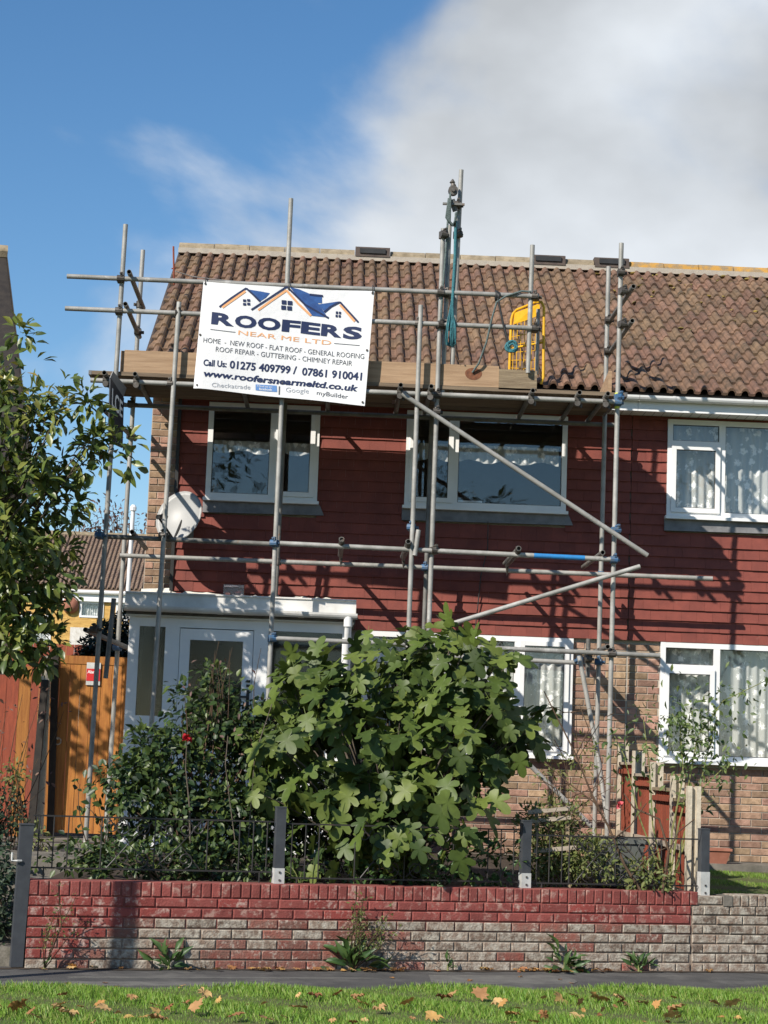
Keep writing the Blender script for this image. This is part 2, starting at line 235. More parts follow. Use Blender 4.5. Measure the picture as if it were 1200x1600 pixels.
# ------------------------------------------------------------------ object helpers
WL = {}
def link(o, wloc, parent=None):
    COL.objects.link(o); wloc = Vector(wloc)
    if parent is not None:
        o.parent = parent; o.location = wloc - WL[parent.name]
    else: o.location = wloc
    WL[o.name] = wloc; return o
def tag(o, label=None, cat=None, group=None, kind=None):
    if label: o['label'] = label
    if cat: o['category'] = cat
    if group: o['group'] = group
    if kind: o['kind'] = kind
    return o
def empty(name, loc, label, cat, group=None):
    o = bpy.data.objects.new(name, None); o.empty_display_size = .1
    link(o, loc); return tag(o, label, cat, group)
def inst(me, name, loc, parent=None, rot=None, scale=None, m=None):
    o = bpy.data.objects.new(name, me); link(o, loc, parent)
    if rot is not None: o.rotation_euler = rot
    if scale is not None: o.scale = scale if not isinstance(scale, (int, float)) else (scale,) * 3
    return o
class G:
    def __init__(s): s.v = []; s.f = []
    def add(s, vs, fs):
        b = len(s.v); s.v += [tuple(v) for v in vs]; s.f += [tuple(i + b for i in f) for f in fs]; return s
    def hexa(s, p): return s.add(p, [(0, 3, 2, 1), (4, 5, 6, 7), (0, 1, 5, 4), (1, 2, 6, 5), (2, 3, 7, 6), (3, 0, 4, 7)])
    def box(s, x0, x1, y0, y1, z0, z1): return s.hexa([(x0, y0, z0), (x1, y0, z0), (x1, y1, z0), (x0, y1, z0), (x0, y0, z1), (x1, y0, z1), (x1, y1, z1), (x0, y1, z1)])
    def obox(s, c, ax, ay, az):      # centre and three half axes
        c, ax, ay, az = map(Vector, (c, ax, ay, az)); return s.hexa([c - ax - ay - az, c + ax - ay - az, c + ax + ay - az, c - ax + ay - az, c - ax - ay + az, c + ax - ay + az, c + ax + ay + az, c - ax + ay + az])
    def tube(s, pts, r, n=8, caps=True):
        pts = [Vector(p) for p in pts]; m = len(pts); rs = r if isinstance(r, (list, tuple)) else [r] * m; vs = []; up = None
        for i, p in enumerate(pts):
            t = (pts[min(i + 1, m - 1)] - pts[max(i - 1, 0)])
            t = t.normalized() if t.length > 1e-9 else Vector((0, 0, 1))
            if up is None: up = Vector((0, 0, 1)) if abs(t.z) < .9 else Vector((1, 0, 0))
            a = t.cross(up)
            a = a.normalized() if a.length > 1e-6 else Vector((1, 0, 0)); b = t.cross(a); up = -b
            for k in range(n):
                an = 2 * math.pi * k / n; vs.append(p + a * (rs[i] * math.cos(an)) + b * (rs[i] * math.sin(an)))
        fs = [(i * n + k, i * n + (k + 1) % n, (i + 1) * n + (k + 1) % n, (i + 1) * n + k) for i in range(m - 1) for k in range(n)]
        if caps:
            k0 = len(vs); vs += vs[:n] + vs[(m - 1) * n:m * n]; fs += [tuple(range(k0, k0 + n)), tuple(range(k0 + n, k0 + 2 * n))[::-1]]
        return s.add(vs, fs)
    def pipe(s, a, b, r, wall=.004, n=10):         # open-ended hollow tube
        a, b = Vector(a), Vector(b); s.tube([a, b], r, n, False); t = (b - a).normalized()
        base = len(s.v); s.tube([b, a], r - wall, n, False)
        o0, o1, i1, i0 = base - 2 * n, base - n, base, base + n
        up = None
        # rim rings
        for oo, pt in ((o0, a), (o1, b)):
            ring = [Vector(s.v[oo + k]) for k in range(n)]; inn = [pt + (q - pt) * ((r - wall) / r) for q in ring]; bb = len(s.v)
            s.v += [tuple(q) for q in inn] + [tuple(q) for q in ring]; s.f += [(bb + n + k, bb + n + (k + 1) % n, bb + (k + 1) % n, bb + k) for k in range(n)]
        return s
    def lathe(s, prof, c=(0, 0, 0), n=16):
        c = Vector(c); vs = []; m = len(prof)
        for r, z in prof:
            for k in range(n): vs.append(c + Vector((r * math.cos(2 * math.pi * k / n), r * math.sin(2 * math.pi * k / n), z)))
        return s.add(vs, [(i * n + k, i * n + (k + 1) % n, (i + 1) * n + (k + 1) % n, (i + 1) * n + k) for i in range(m - 1) for k in range(n)])
    def mesh(s, name, m, smooth=False):
        me = bpy.data.meshes.new(name); me.from_pydata(s.v, [], s.f)
        if m: me.materials.append(m)
        if smooth: me.polygons.foreach_set('use_smooth', np.ones(len(me.polygons), bool))
        me.update(); return me
    def build(s, name, m, parent=None, smooth=False, label=None, cat=None, group=None, kind=None):
        a = np.array(s.v, float); c = (a.min(0) + a.max(0)) / 2
        if parent is None: c[2] = a[:, 2].min()
        s.v = [tuple(r) for r in (a - c)]
        o = bpy.data.objects.new(name, s.mesh(name, m, smooth)); link(o, c, parent); return tag(o, label, cat, group, kind)
def np_mesh(name, V, Fc, m, smooth=False):
    me = bpy.data.meshes.new(name); V = np.asarray(V, np.float32); Fc = np.asarray(Fc, np.int32); k = Fc.shape[1]
    me.vertices.add(len(V)); me.vertices.foreach_set('co', V.ravel())
    me.loops.add(Fc.size); me.loops.foreach_set('vertex_index', Fc.ravel())
    me.polygons.add(len(Fc)); me.polygons.foreach_set('loop_start', np.arange(0, Fc.size, k, dtype=np.int32))
    if smooth: me.polygons.foreach_set('use_smooth', np.ones(len(Fc), bool))
    me.update(calc_edges=True); me.materials.append(m); return me
def np_obj(name, V, Fc, m, parent=None, **kw):
    V = np.asarray(V, float); c = (V.min(0) + V.max(0)) / 2
    if parent is None: c[2] = V[:, 2].min()
    o = bpy.data.objects.new(name, np_mesh(name, V - c, Fc, m)); link(o, c, parent); return tag(o, **kw)
def unit(a): return a / np.maximum(np.linalg.norm(a, axis=-1, keepdims=True), 1e-9)
def frames(t, n):
    t = unit(t); x = unit(np.cross(t, n)); z = np.cross(x, t); return np.stack([x, t, z], -1)
def scatter(tv, tf, pos, M, s):
    tv = np.asarray(tv, float); V = np.einsum('nij,kj->nki', M, tv) * np.asarray(s)[:, None, None] + pos[:, None, :]
    Fc = (np.asarray(tf)[None] + (np.arange(len(pos)) * len(tv))[:, None, None]).reshape(-1, 3); return V.reshape(-1, 3), Fc
# leaf shapes: length along +Y from the stalk, face up +Z
def leaf_simple(w=.42, fold=.12, curl=.12, wide=.5):
    v = [(0, 0, 0), (0, wide, -fold * .3), (0, 1, -curl), (-w / 2, wide, fold * .5), (w / 2, wide, fold * .5), (-w * .36, wide * .45, fold * .4), (w * .36, wide * .45, fold * .4), (-w * .28, wide + (1 - wide) * .55, -curl * .3), (w * .28, wide + (1 - wide) * .55, -curl * .3)]
    f = [(0, 1, 5), (0, 6, 1), (5, 1, 3), (6, 4, 1), (3, 1, 7), (4, 8, 1), (7, 1, 2), (8, 2, 1)]
    return v, f
def leaf_lobed():
    # five-lobed fig leaf, with a stalk
    ol = [(.00, .00), (.17, -.08), (.34, .02), (.40, .16), (.31, .25), (.20, .30), (.36, .40), (.50, .56), (.46, .69), (.34, .68), (.17, .55), (.20, .72), (.17, .90), (.08, 1.0), (0, 1.04)]
    ol = ol + [(-x, y) for x, y in ol[-2:0:-1]]
    v = [(0, .38, -.055)]
    for x, y in ol: v.append((x, y, .26 * abs(x) - .16 * math.sin(abs(x) * 9) * .3 - .24 * y * y - .42 * x * x))
    n = len(ol); f = [(0, 1 + i, 1 + (i + 1) % n) for i in range(n)]
    b = len(v); v += [(-.012, 0, 0), (.012, 0, 0), (.010, -.38, .06), (-.010, -.38, .06)]; f += [(b, b + 1, b + 2), (b, b + 2, b + 3)]
    return v, f
def leaf_maple():
    ol = [(0, 0), (.20, .02), (.42, -.04), (.36, .12), (.56, .30), (.36, .34), (.44, .60), (.24, .54), (.18, .66), (.12, .74), (0, 1.0)]
    ol = ol + [(-x, y) for x, y in ol[-2:0:-1]]
    v = [(0, .34, .03)] + [(x, y, .16 * abs(x) + .10 * (y - .3) ** 2 + (.05 if i % 2 else -.04)) for i, (x, y) in enumerate(ol)]
    n = len(ol); return v, [(0, 1 + i, 1 + (i + 1) % n) for i in range(n)]
def sun_np(): return np.array(sdir)
def clumps(r, ells, n_cl, per, spread, droop=.3, lift=.7, sunb=.4, size=(.1, .15), shell=.55):
    """leaves in clumps through a union of ellipsoids: returns centres of clumps, leaf pos, frame, size"""
    vols = np.array([e[1][0] * e[1][1] * e[1][2] for e in ells]) ** .67; vols /= vols.sum()
    C = []; pos = []; T = []; NR = []
    for _ in range(n_cl):
        e = ells[r.choice(len(ells), p=vols)]; d = unit(r.normal(size=3)); rr = shell + (1 - shell) * r.random() ** .6
        c = np.array(e[0]) + d * rr * np.array(e[1]); C.append(c); k = per + r.integers(-per // 3, per // 3 + 1)
        out_ = unit(d / np.array(e[1]))
        dd = unit(r.normal(size=(k, 3)) + out_ * .7); p = c + dd * spread * r.random((k, 1)) ** .5
        t = dd + np.array([0, 0, -droop]) + r.normal(size=(k, 3)) * .35
        nn = np.array([0, 0, lift]) + sun_np() * sunb + out_ * .35 + r.normal(size=(k, 3)) * .38
        pos.append(p); T.append(t); NR.append(nn)
    pos = np.concatenate(pos); T = np.concatenate(T); NR = np.concatenate(NR)
    s = r.uniform(size[0], size[1], len(pos)); return np.array(C), pos, frames(T, NR), s
def branches(g, base, targets, r0, r1, r, sag=.15, steps=5, n=5):
    base = np.array(base, float)
    for c in targets:
        b = base + r.normal(size=3) * np.array([.06, .06, 0]); mid = b * .45 + c * .55 + np.array([0, 0, sag]) + r.normal(size=3) * .06
        pts = []
        for i in range(steps + 1):
            t = i / steps; pts.append(tuple(b * (1 - t) ** 2 + mid * 2 * t * (1 - t) + c * t * t))
        g.tube(pts, [r0 + (r1 - r0) * i / steps for i in range(steps + 1)], n)
def leaf_parts(root, name, tmpl, m, pos, M, s, n_parts, stuff_name):
    """the leaves that show largest as parts of their own, the rest as one part"""
    me = [np_mesh(name, np.array(tv), np.array(tf), m) for tv, tf in tmpl]
    key = np.linalg.norm(pos - CAM, axis=1) - s * 1.5
    o_ = np.argsort(key); a, b = o_[:n_parts], o_[n_parts:]
    for i in a:
        inst(me[i % len(me)], name, pos[i], root, Matrix(M[i].tolist()).to_euler(), float(s[i]))
    if len(b):
        V, Fc = scatter(*tmpl[0], pos[b], M[b], s[b]); np_obj(stuff_name, V, Fc, m, root, kind='stuff')

# ================================================================== SETTING
tag(G().box(-250, 250, -250, 350, -.4, -.05).build('ground', MT['turf']), kind='structure')
def strip(name, s0, s1, o0, o1, z0, z1, m):
    g = G(); g.hexa([WPT(s0, o0, z0), WPT(s1, o0, z0), WPT(s1, o1, z0), WPT(s0, o1, z0), WPT(s0, o0, z1), WPT(s1, o0, z1), WPT(s1, o1, z1), WPT(s0, o1, z1)]); return tag(g.build(name, m), kind='structure')
pav = strip('pavement', -30, 30, -1.38, .12, -.2, 0, MT['asphalt'])
for (s0, s1, o0, o1) in ((2.9, 4.15, -.95, -.35), (.2, 2.6, -.62, -.55), (-2, 1.9, -1.1, -.86)):
    g = G(); n_ = 14
    ring = []
    for i in range(n_):
        a = 2 * math.pi * i / n_; k = 1 / max(abs(math.cos(a)), abs(math.sin(a))) * random.uniform(.86, 1.0)
        ring.append(WPT((s0 + s1) / 2 + (s1 - s0) / 2 * k * math.cos(a), (o0 + o1) / 2 + (o1 - o0) / 2 * k * math.sin(a), .004))
    g.add(ring + [p + Vector((0, 0, -.02)) for p in ring], [tuple(range(n_))] + [(i, i + n_, (i + 1) % n_ + n_, (i + 1) % n_) for i in range(n_)])
    g.build('asphalt_patch', MT['patch'], pav)
g = G(); n_ = 160; vs_ = []
for i in range(n_ + 1):
    s_ = -1 + 10 * i / n_; vs_ += [WPT(s_, .0, .0045), WPT(s_, -.05 - .05 * random.random() - .05 * math.sin(s_ * 2.3) ** 2, .0042)]
g.add(vs_, [(2 * i, 2 * i + 1, 2 * i + 3, 2 * i + 2) for i in range(n_)]); g.build('dirt_edge', MT['soil'], pav)
strip('verge', -30, 30, -5.4, -1.38, -.2, .012, MT['turf'])
strip('road', -60, 60, -12.4, -5.53, -.2, -.10, MT['road'])
kerb = strip('kerb', -30, 30, -5.53, -5.4, -.2, .02, MT['concrete'])
strip('opposite_verge', -60, 60, -40, -12.4, -.2, 0, MT['turf'])
# raised garden, path and steps
g = G(); g.hexa([WPT(.0, .1, -.1), WPT(5.42, .1, -.1), Vector((3.13, .3, -.1)), Vector((-2.0, .3, -.1)), WPT(.0, .1, .57), WPT(5.42, .1, .57), Vector((3.13, .3, .70)), Vector((-2.0, .3, .70))])
tag(g.build('garden_soil', MT['soil']), kind='structure')
g = G(); g.hexa([WPT(5.42, .1, -.1), WPT(12, .1, -.1), Vector((9, .3, -.1)), Vector((3.13, .3, -.1)), WPT(5.42, .1, .52), WPT(12, .1, .52), Vector((9, .3, .655)), Vector((3.13, .3, .655))])
tag(g.build('lawn', MT['turf']), kind='structure')
tag(G().box(3.25, 9, -.55, .04, .3, .70).build('paving_slab', MT['concrete']), kind='structure')
tag(G().box(-4.6, -2.02, -4.1, 3, -.1, .72).build('path', MT['concrete']), kind='structure')
stp = tag(G().box(-3.6, -2.18, -4.45, -4.1, -.1, .56).build('steps', MT['concrete']), kind='structure')
G().box(-3.6, -2.2, -4.85, -4.45, -.1, .40).build('step', MT['concrete'], stp)
G().box(-3.6, -2.22, -5.3, -4.85, -.1, .26).build('step', MT['concrete'], stp)
G().box(-3.6, -2.24, -5.8, -5.3, -.1, .13).build('step', MT['concrete'], stp)
tag(G().box(-9, -3.6, -5.6, 3, -.1, .55).build('neighbour_garden', MT['soil']), kind='structure')

# ------------------------------------------------------------------ houses
HL = empty('house', (.6, 0, .5), 'red tile-hung house behind the scaffold with the satellite dish and porch', 'house')
HR = empty('house', (5.5, 0, .5), 'adjoining red tile-hung house right of the scaffold with lace net curtains', 'house')
def wall_holes(x0, x1, z0, z1, holes, y0, y1):
    xs = sorted({x0, x1, *[h[0] for h in holes], *[h[1] for h in holes]}); zs = sorted({z0, z1, *[h[2] for h in holes], *[h[3] for h in holes]}); g = G()
    for i in range(len(xs) - 1):
        for j in range(len(zs) - 1):
            cx, cz = (xs[i] + xs[i + 1]) / 2, (zs[j] + zs[j + 1]) / 2
            if not any(h[0] < cx < h[1] and h[2] < cz < h[3] for h in holes): g.box(xs[i], xs[i + 1], y0, y1, zs[j], zs[j + 1])
    return g
W1 = (-1.36, -.17, 4.33, 5.36); W2 = (.76, 2.49, 4.33, 5.36); WG = (.36, 2.61, 1.74, 2.98)
R1 = (3.57, 5.35, 4.33, 5.38); RG = (3.54, 5.35, 1.74, 2.98)
XP = 3.19
wall_holes(-1.97, XP, .4, 5.62, [W1, W2, WG], .03, .27).build('wall', MT['mortar'], HL)
wall_holes(XP, 8.3, .4, 5.62, [R1, RG], .03, .27).build('wall', MT['mortar'], HR)
g = G(); g.box(-1.97, -1.72, .27, 7.3, .4, 5.62); g.add([(-1.97, -.2, 5.62), (-1.97, 7.5, 5.62), (-1.97, 3.6, 7.82), (-1.72, -.2, 5.62), (-1.72, 7.5, 5.62), (-1.72, 3.6, 7.82)], [(0, 2, 1), (3, 4, 5), (0, 3, 5, 2), (1, 2, 5, 4), (0, 1, 4, 3)])
g.build('gable_wall', MT['darkbrick'], HL)
G().box(-1.72, XP, 7.05, 7.3, .4, 5.62).build('rear_wall', MT['darkbrick'], HL)
G().box(XP, 8.3, 7.05, 7.3, .4, 5.62).build('rear_wall', MT['darkbrick'], HR)
G().box(8.05, 8.3, .27, 7.05, .4, 5.62).build('gable_wall', MT['darkbrick'], HR)
# single bricks
def brick_mesh(name, m, L_=.215, D_=.08, H_=.065, b=.004):
    g = G(); x, y, z = L_ / 2, D_ / 2, H_ / 2
    vs = [(-x, y, -z), (x, y, -z), (x, y, z), (-x, y, z), (-x, -y + b, -z), (x, -y + b, -z), (x, -y + b, z), (-x, -y + b, z), (-x + b, -y, -z + b), (x - b, -y, -z + b), (x - b, -y, z - b), (-x + b, -y, z - b)]
    g.add(vs, [(3, 2, 1, 0), (0, 1, 5, 4), (1, 2, 6, 5), (2, 3, 7, 6), (3, 0, 4, 7), (4, 5, 9, 8), (5, 6, 10, 9), (6, 7, 11, 10), (7, 4, 8, 11), (8, 9, 10, 11)]); return g.mesh(name, m)
BR = brick_mesh('brick', MT['brick']); BRH = brick_mesh('brick_half', MT['brick'], .103)
def brickwork(parent, x0, x1, z0, z1, holes=(), yf=.02):
    k = int(round(.4 / .075)); z = .4375; row = 0
    while z + .04 < z1:
        if z - .04 > z0 - .02:
            x = -3.0 + (.1125 if row % 2 else 0)
            while x < x1:
                a, b = max(x, x0), min(x + .225, x1)
                if b - a > .06:
                    segs = [(a, b)]
                    for h in holes:
                        if h[2] - .03 < z < h[3] + .03:
                            ns = []
                            for (p, q) in segs:
                                if q <= h[0] or p >= h[1]: ns.append((p, q))
                                else:
                                    if h[0] - p > .05: ns.append((p, h[0]))
                                    if q - h[1] > .05: ns.append((h[1], q))
                            segs = ns
                    for (p, q) in segs:
                        w = q - p - .010
                        inst(BR if w > .12 else BRH, 'brick', ((p + q) / 2, yf + .04 + random.uniform(-.002, .002), z), parent, None, (w / (.215 if w > .12 else .103), 1, 1))
                x += .225
        z += .075; row += 1
brickwork(HL, .45, XP - .005, .69, 3.02, [WG])
brickwork(HL, -1.968, -1.69, 3.25, 5.60)
brickwork(HR, XP + .005, 5.9, .69, 3.02, [RG])
# hung tiles
def hung_tile_mesh(w):
    g = G(); h, t = .155, .011
    vs = []
    for (x, y, z) in ((-w / 2, -t, 0), (w / 2, -t, 0), (w / 2, 0, 0), (-w / 2, 0, 0), (-w / 2, -t, h), (w / 2, -t, h), (w / 2, 0, h), (-w / 2, 0, h)): vs.append((x, y + (z / h - 1) * .026, z))
    return g.hexa(vs)
HT = hung_tile_mesh(.1615).mesh('hung_tile', MT['hung']); HTg = hung_tile_mesh(.1615)
def hang(parent, x0, x1, z0, z1, holes, n_parts):
    gz = .1135; cnt = 0; rest = G(); row = 0; z = z0
    while z < z1 - .02:
        x = -4.0 + (.0825 if row % 2 else 0)
        while x < x1:
            a, b = max(x, x0), min(x + .165, x1)
            if b - a > .03:
                segs = [(a, b)]
                for h in holes:
                    if h[2] - .05 < z + gz / 2 < h[3] + .02:
                        segs = [(p, q) for pq in segs for (p, q) in (((pq[0], min(pq[1], h[0])), (max(pq[0], h[1]), pq[1])) if pq[1] > h[0] and pq[0] < h[1] else (pq,)) if q - p > .02]
                for (p, q) in segs:
                    sx = (q - p - .0014) / .1615; zz = z + random.uniform(-.0015, .0015); yy = .012 + random.uniform(-.0022, .0022)
                    if cnt < n_parts:
                        o = inst(HT, 'hung_tile', ((p + q) / 2, yy, zz), parent, (0, random.uniform(-.006, .006), 0), (sx, 1, 1)); cnt += 1
                    else: rest.add([(vx * sx + (p + q) / 2, vy + yy, vz + zz) for vx, vy, vz in HTg.v], HTg.f)
            x += .165
        z += gz; row += 1
    if rest.v: rest.build('hung_tiles', MT['hung'], parent, kind='stuff')
hang(HL, -1.675, XP - .002, 2.985, 5.44, [(W1[0], W1[1], W1[2] - .13, W1[3]), (W2[0], W2[1], W2[2] - .13, W2[3])], 300)
hang(HR, XP + .002, 5.9, 2.985, 5.44, [(R1[0], R1[1], R1[2] - .13, R1[3])], 300)
G().box(-1.69, -1.655, -.04, .03, 3.02, 5.43).build('shade_strip', MT['black'], HL)  # black strip standing in for the shade along the tile edge
# windows
def window(parent, x0, x1, z0, z1, yf, mulls, sashes, transom=None, lace=(), valance=False, door=False):
    fw = .055; y0, y1 = yf - .012, yf + .055
    g = G(); g.box(x0, x0 + fw, y0, y1, z0, z1); g.box(x1 - fw, x1, y0, y1, z0, z1); g.box(x0 + fw, x1 - fw, y0 + .001, y1, z0, z0 + fw); g.box(x0 + fw, x1 - fw, y0 + .001, y1, z1 - fw, z1)
    for m_ in mulls: g.box(m_ - .035, m_ + .035, y0 + .002, y1, z0 + fw, z1 - fw)
    ed = [x0 + fw] + [v for m_ in mulls for v in (m_ - .035, m_ + .035)] + [x1 - fw]
    lights = [(ed[2 * i], ed[2 * i + 1]) for i in range(len(mulls) + 1)]
    panes = []; sas = []
    for i, (a, b) in enumerate(lights):
        zs = [(z0 + fw, z1 - fw)]
        if transom and i in transom:
            zt = transom[i]; g.box(a, b, y0 + .003, y1, zt - .03, zt + .03); zs = [(z0 + fw, zt - .03), (zt + .03, z1 - fw)]
        for j, (c, d) in enumerate(zs):
            if i in sashes and j == 0:
                s = G(); w = .05; q0, q1 = y0 - .022, y0 + .03
                a2, b2, c2, d2 = a - .012, b + .012, c - .012, d + .012
                s.box(a2, a2 + w, q0, q1, c2, d2); s.box(b2 - w, b2, q0, q1, c2, d2); s.box(a2 + w, b2 - w, q0 + .001, q1, c2, c2 + w); s.box(a2 + w, b2 - w, q0 + .001, q1, d2 - w, d2); sas.append(s)
                panes.append((a2 + w, b2 - w, c2 + w, d2 - w, y0 + .004))
            else: panes.append((a, b, c, d, yf + .015))
    w_ = g.build('window', MT['upvc'], parent)
    for s in sas: s.build('sash', MT['upvc'], w_)
    gk = G()
    for (a, b, c, d, yy) in panes:
        G().box(a - .004, b + .004, yy, yy + .006, c - .004, d + .004).build('pane', MT['glass'], w_)
        k = .007; gk.box(a, a + k, yy - .004, yy - .001, c, d); gk.box(b - k, b, yy - .004, yy - .001, c, d); gk.box(a + k, b - k, yy - .004, yy - .001, c, c + k); gk.box(a + k, b - k, yy - .004, yy - .001, d - k, d)
    gk.build('gasket', MT['black'], w_)
    G().box(x0 - .02, x1 + .02, yf - .075, yf + .02, z0 - .035, z0 - .002).build('sill', MT['upvc'], w_)
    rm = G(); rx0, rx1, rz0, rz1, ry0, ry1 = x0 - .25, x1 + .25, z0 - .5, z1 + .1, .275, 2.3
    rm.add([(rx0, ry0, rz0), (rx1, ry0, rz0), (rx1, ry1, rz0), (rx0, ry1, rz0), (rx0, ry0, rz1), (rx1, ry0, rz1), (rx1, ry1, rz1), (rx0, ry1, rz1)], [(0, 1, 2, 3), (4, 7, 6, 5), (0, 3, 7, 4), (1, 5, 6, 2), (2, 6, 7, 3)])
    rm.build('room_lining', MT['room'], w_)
    for (a, b, c, d) in lace:
        nx = int((b - a) / .012); nz_ = 8; vs = []; fs = []; ph = random.random() * 6
        for j in range(nz_ + 1):
            for i in range(nx + 1):
                x = a + (b - a) * i / nx; am = .018 * (1 - .35 * j / nz_)
                vs.append((x, .15 + am * math.sin(x * 62 + ph + .9 * math.sin(x * 11)) + .008 * math.sin(x * 23 + j), c + (d - c) * j / nz_ + (.02 * math.sin(x * 16 + ph) if valance and j == 0 else 0)))
        for j in range(nz_):
            for i in range(nx): k = j * (nx + 1) + i; fs.append((k, k + 1, k + nx + 2, k + nx + 1))
        gg = G(); gg.add(vs, fs); gg.build('net_curtain', MT['lace'], w_, smooth=True)
    return w_
window(HL, *W1, -.03, [-.66], [1], lace=[(-1.30, -.24, 4.86, 4.98)], valance=True)
window(HL, *W2, -.03, [1.29], [0], lace=[(.84, 2.42, 4.86, 5.04)], valance=True)
window(HL, *WG, -.01, [.95, 2.02], [0, 2], transom={0: 2.72}, lace=[(.4, 2.57, 1.76, 2.97)])
window(HR, *R1, -.03, [4.16, 5.0], [0], transom={0: 5.12}, lace=[(3.6, 5.33, 4.36, 5.36)])
window(HR, *RG, -.01, [4.14], [0], transom={0: 2.72}, lace=[(3.58, 5.33, 1.76, 2.97)])
for h, w_ in ((HL, W1), (HL, W2), (HR, R1)):
    G().hexa([(w_[0] - .02, -.052, 4.17), (w_[1] + .08, -.052, 4.185), (w_[1] + .07, -.02, 4.185), (w_[0] - .02, -.02, 4.17), (w_[0] - .02, -.040, 4.30), (w_[1] + .03, -.040, 4.30), (w_[1] + .03, -.01, 4.30), (w_[0] - .02, -.01, 4.30)]).build('lead_flashing', MT['lead'], h)
# small jar on the sill inside the big window
gj = G().lathe([(0, 0), (.045, 0), (.05, .03), (.05, .10), (.035, .12), (.035, .14), (0, .14)], (1.42, .10, 4.42)); gj.build('jar', MT['black'], smooth=True, label='small dark jar standing inside the wide upstairs window', cat='jar')
G().box(1.3, 1.6, .055, .16, 4.385, 4.42).build('inner_sill', MT['upvc'], HL)
# roof tiles: double roman
def roman_mesh(w=.30, Lt=.41):
    prof = [(0, 0), (.045, -.004)]
    for k in (0, 1):
        o_ = .150 * k
        if k: prof += [(o_ + .002, 0), (o_ + .045, -.004)]
        prof += [(o_ + .066, .004)] + [(o_ + .108 - .042 * math.cos(a), .006 + .049 * math.sin(a)) for a in (math.radians(q) for q in (25, 60, 90, 120, 155))] + [(o_ + .149, .003)]
    g = G(); n_ = len(prof); t = .030
    vs = [(x, 0, z) for x, z in prof] + [(x, Lt, z) for x, z in prof] + [(x, .0, z - t) for x, z in prof] + [(x, Lt, z - t) for x, z in prof]
    fs = [(i, i + 1, n_ + i + 1, n_ + i) for i in range(n_ - 1)] + [(i, 2 * n_ + i, 2 * n_ + i + 1, i + 1) for i in range(n_ - 1)] + [(0, n_, 3 * n_, 2 * n_), (n_ - 1, 3 * n_ - 1, 4 * n_ - 1, 2 * n_ - 1)]
    return g.add(vs, fs)
EY, EZ, RY, RZ = -.45, 5.585, 3.6, 7.90
SL = math.atan2(RZ - EZ, RY - EY); LEN = math.hypot(RZ - EZ, RY - EY); ROWS = 13; GA = LEN / ROWS
def tile_roof(parent, x0, x1, m, mesh=None, lichen=0):
    me = roman_mesh().mesh('roof_tile', m)
    nx = int(math.ceil((x1 - x0) / .30 - .05)); wx = (x1 - x0) / nx / .30
    for r_ in range(ROWS):
        for i in range(nx):
            s_ = r_ * GA - .02; d = .036 + random.uniform(-.004, .006)
            y = EY + s_ * math.cos(SL) - d * math.sin(SL); z = EZ + s_ * math.sin(SL) + d * math.cos(SL)
            inst(me, 'roof_tile', (x0 + i * .30 * wx, y, z), parent, Euler((SL - .072 + random.uniform(-.006, .006), random.uniform(-.006, .006), random.uniform(-.008, .008))), (wx * .995, 1, 1))
    u = G(); u.hexa([(x0, EY + .03, EZ - .06), (x1, EY + .03, EZ - .06), (x1, RY, RZ - .09), (x0, RY, RZ - .09), (x0, EY + .03, EZ - .005), (x1, EY + .03, EZ - .005), (x1, RY, RZ - .02), (x0, RY, RZ - .02)])
    u.hexa([(x0, RY, RZ - .09), (x1, RY, RZ - .09), (x1, 7.7, EZ - .06), (x0, 7.7, EZ - .06), (x0, RY, RZ - .0), (x1, RY, RZ - .0), (x1, 7.7, EZ), (x0, 7.7, EZ)])
    return u.build('roof', MT['vent'], parent)
rl = tile_roof(HL, -2.06, XP, MT['roof']); rr = tile_roof(HR, XP, 8.4, MT['roof_moss'])
def ridge(parent, xa, xb, m, vents):
    x = xa; k = 0
    while x < xb - .05:
        e = min(x + .445, xb); g = G(); vs = []; vent = any(abs(v_ - (x + e) / 2) < .2225 for v_ in vents); r0 = .135
        prof = [(-r0, -.05), (-.11, .015), (-.06, .055), (0, .068), (.06, .055), (.11, .015), (r0, -.05)]
        if vent: prof = [(-.16, -.05), (-.15, .07), (-.10, .088), (0, .092), (.10, .088), (.15, .07), (.16, -.05)]
        for xx in (x + .004, e - .004):
            for (yy, zz) in prof: vs.append((xx, RY + yy, RZ + .075 + zz + (.004 if k % 2 else 0)))
        n_ = len(prof); fs = [(i, i + 1, n_ + i + 1, n_ + i) for i in range(n_ - 1)] + [tuple(range(n_)), tuple(range(n_, 2 * n_))[::-1]]
        g.add(vs, fs); o = g.build('ridge_vent' if vent else 'ridge_tile', MT['vent'] if vent else m, parent); 
        if vent: tag(G().box(x + .06, e - .06, RY - .175, RY - .16, RZ + .07, RZ + .13).build('vent_slot', MT['black'], o))
        x = e; k += 1
    G().box(xa, xb, RY - .15, RY + .15, RZ - .02, RZ + .045).build('ridge_bedding', MT['mortar'], parent)
ridge(HL, -2.07, XP, MT['ridge'], [P(598, 408, 3.6).x, P(862, 416, 3.6).x])
ridge(HR, XP, 8.4, MT['ridge_lichen'], [P(966, 422, 3.6).x])
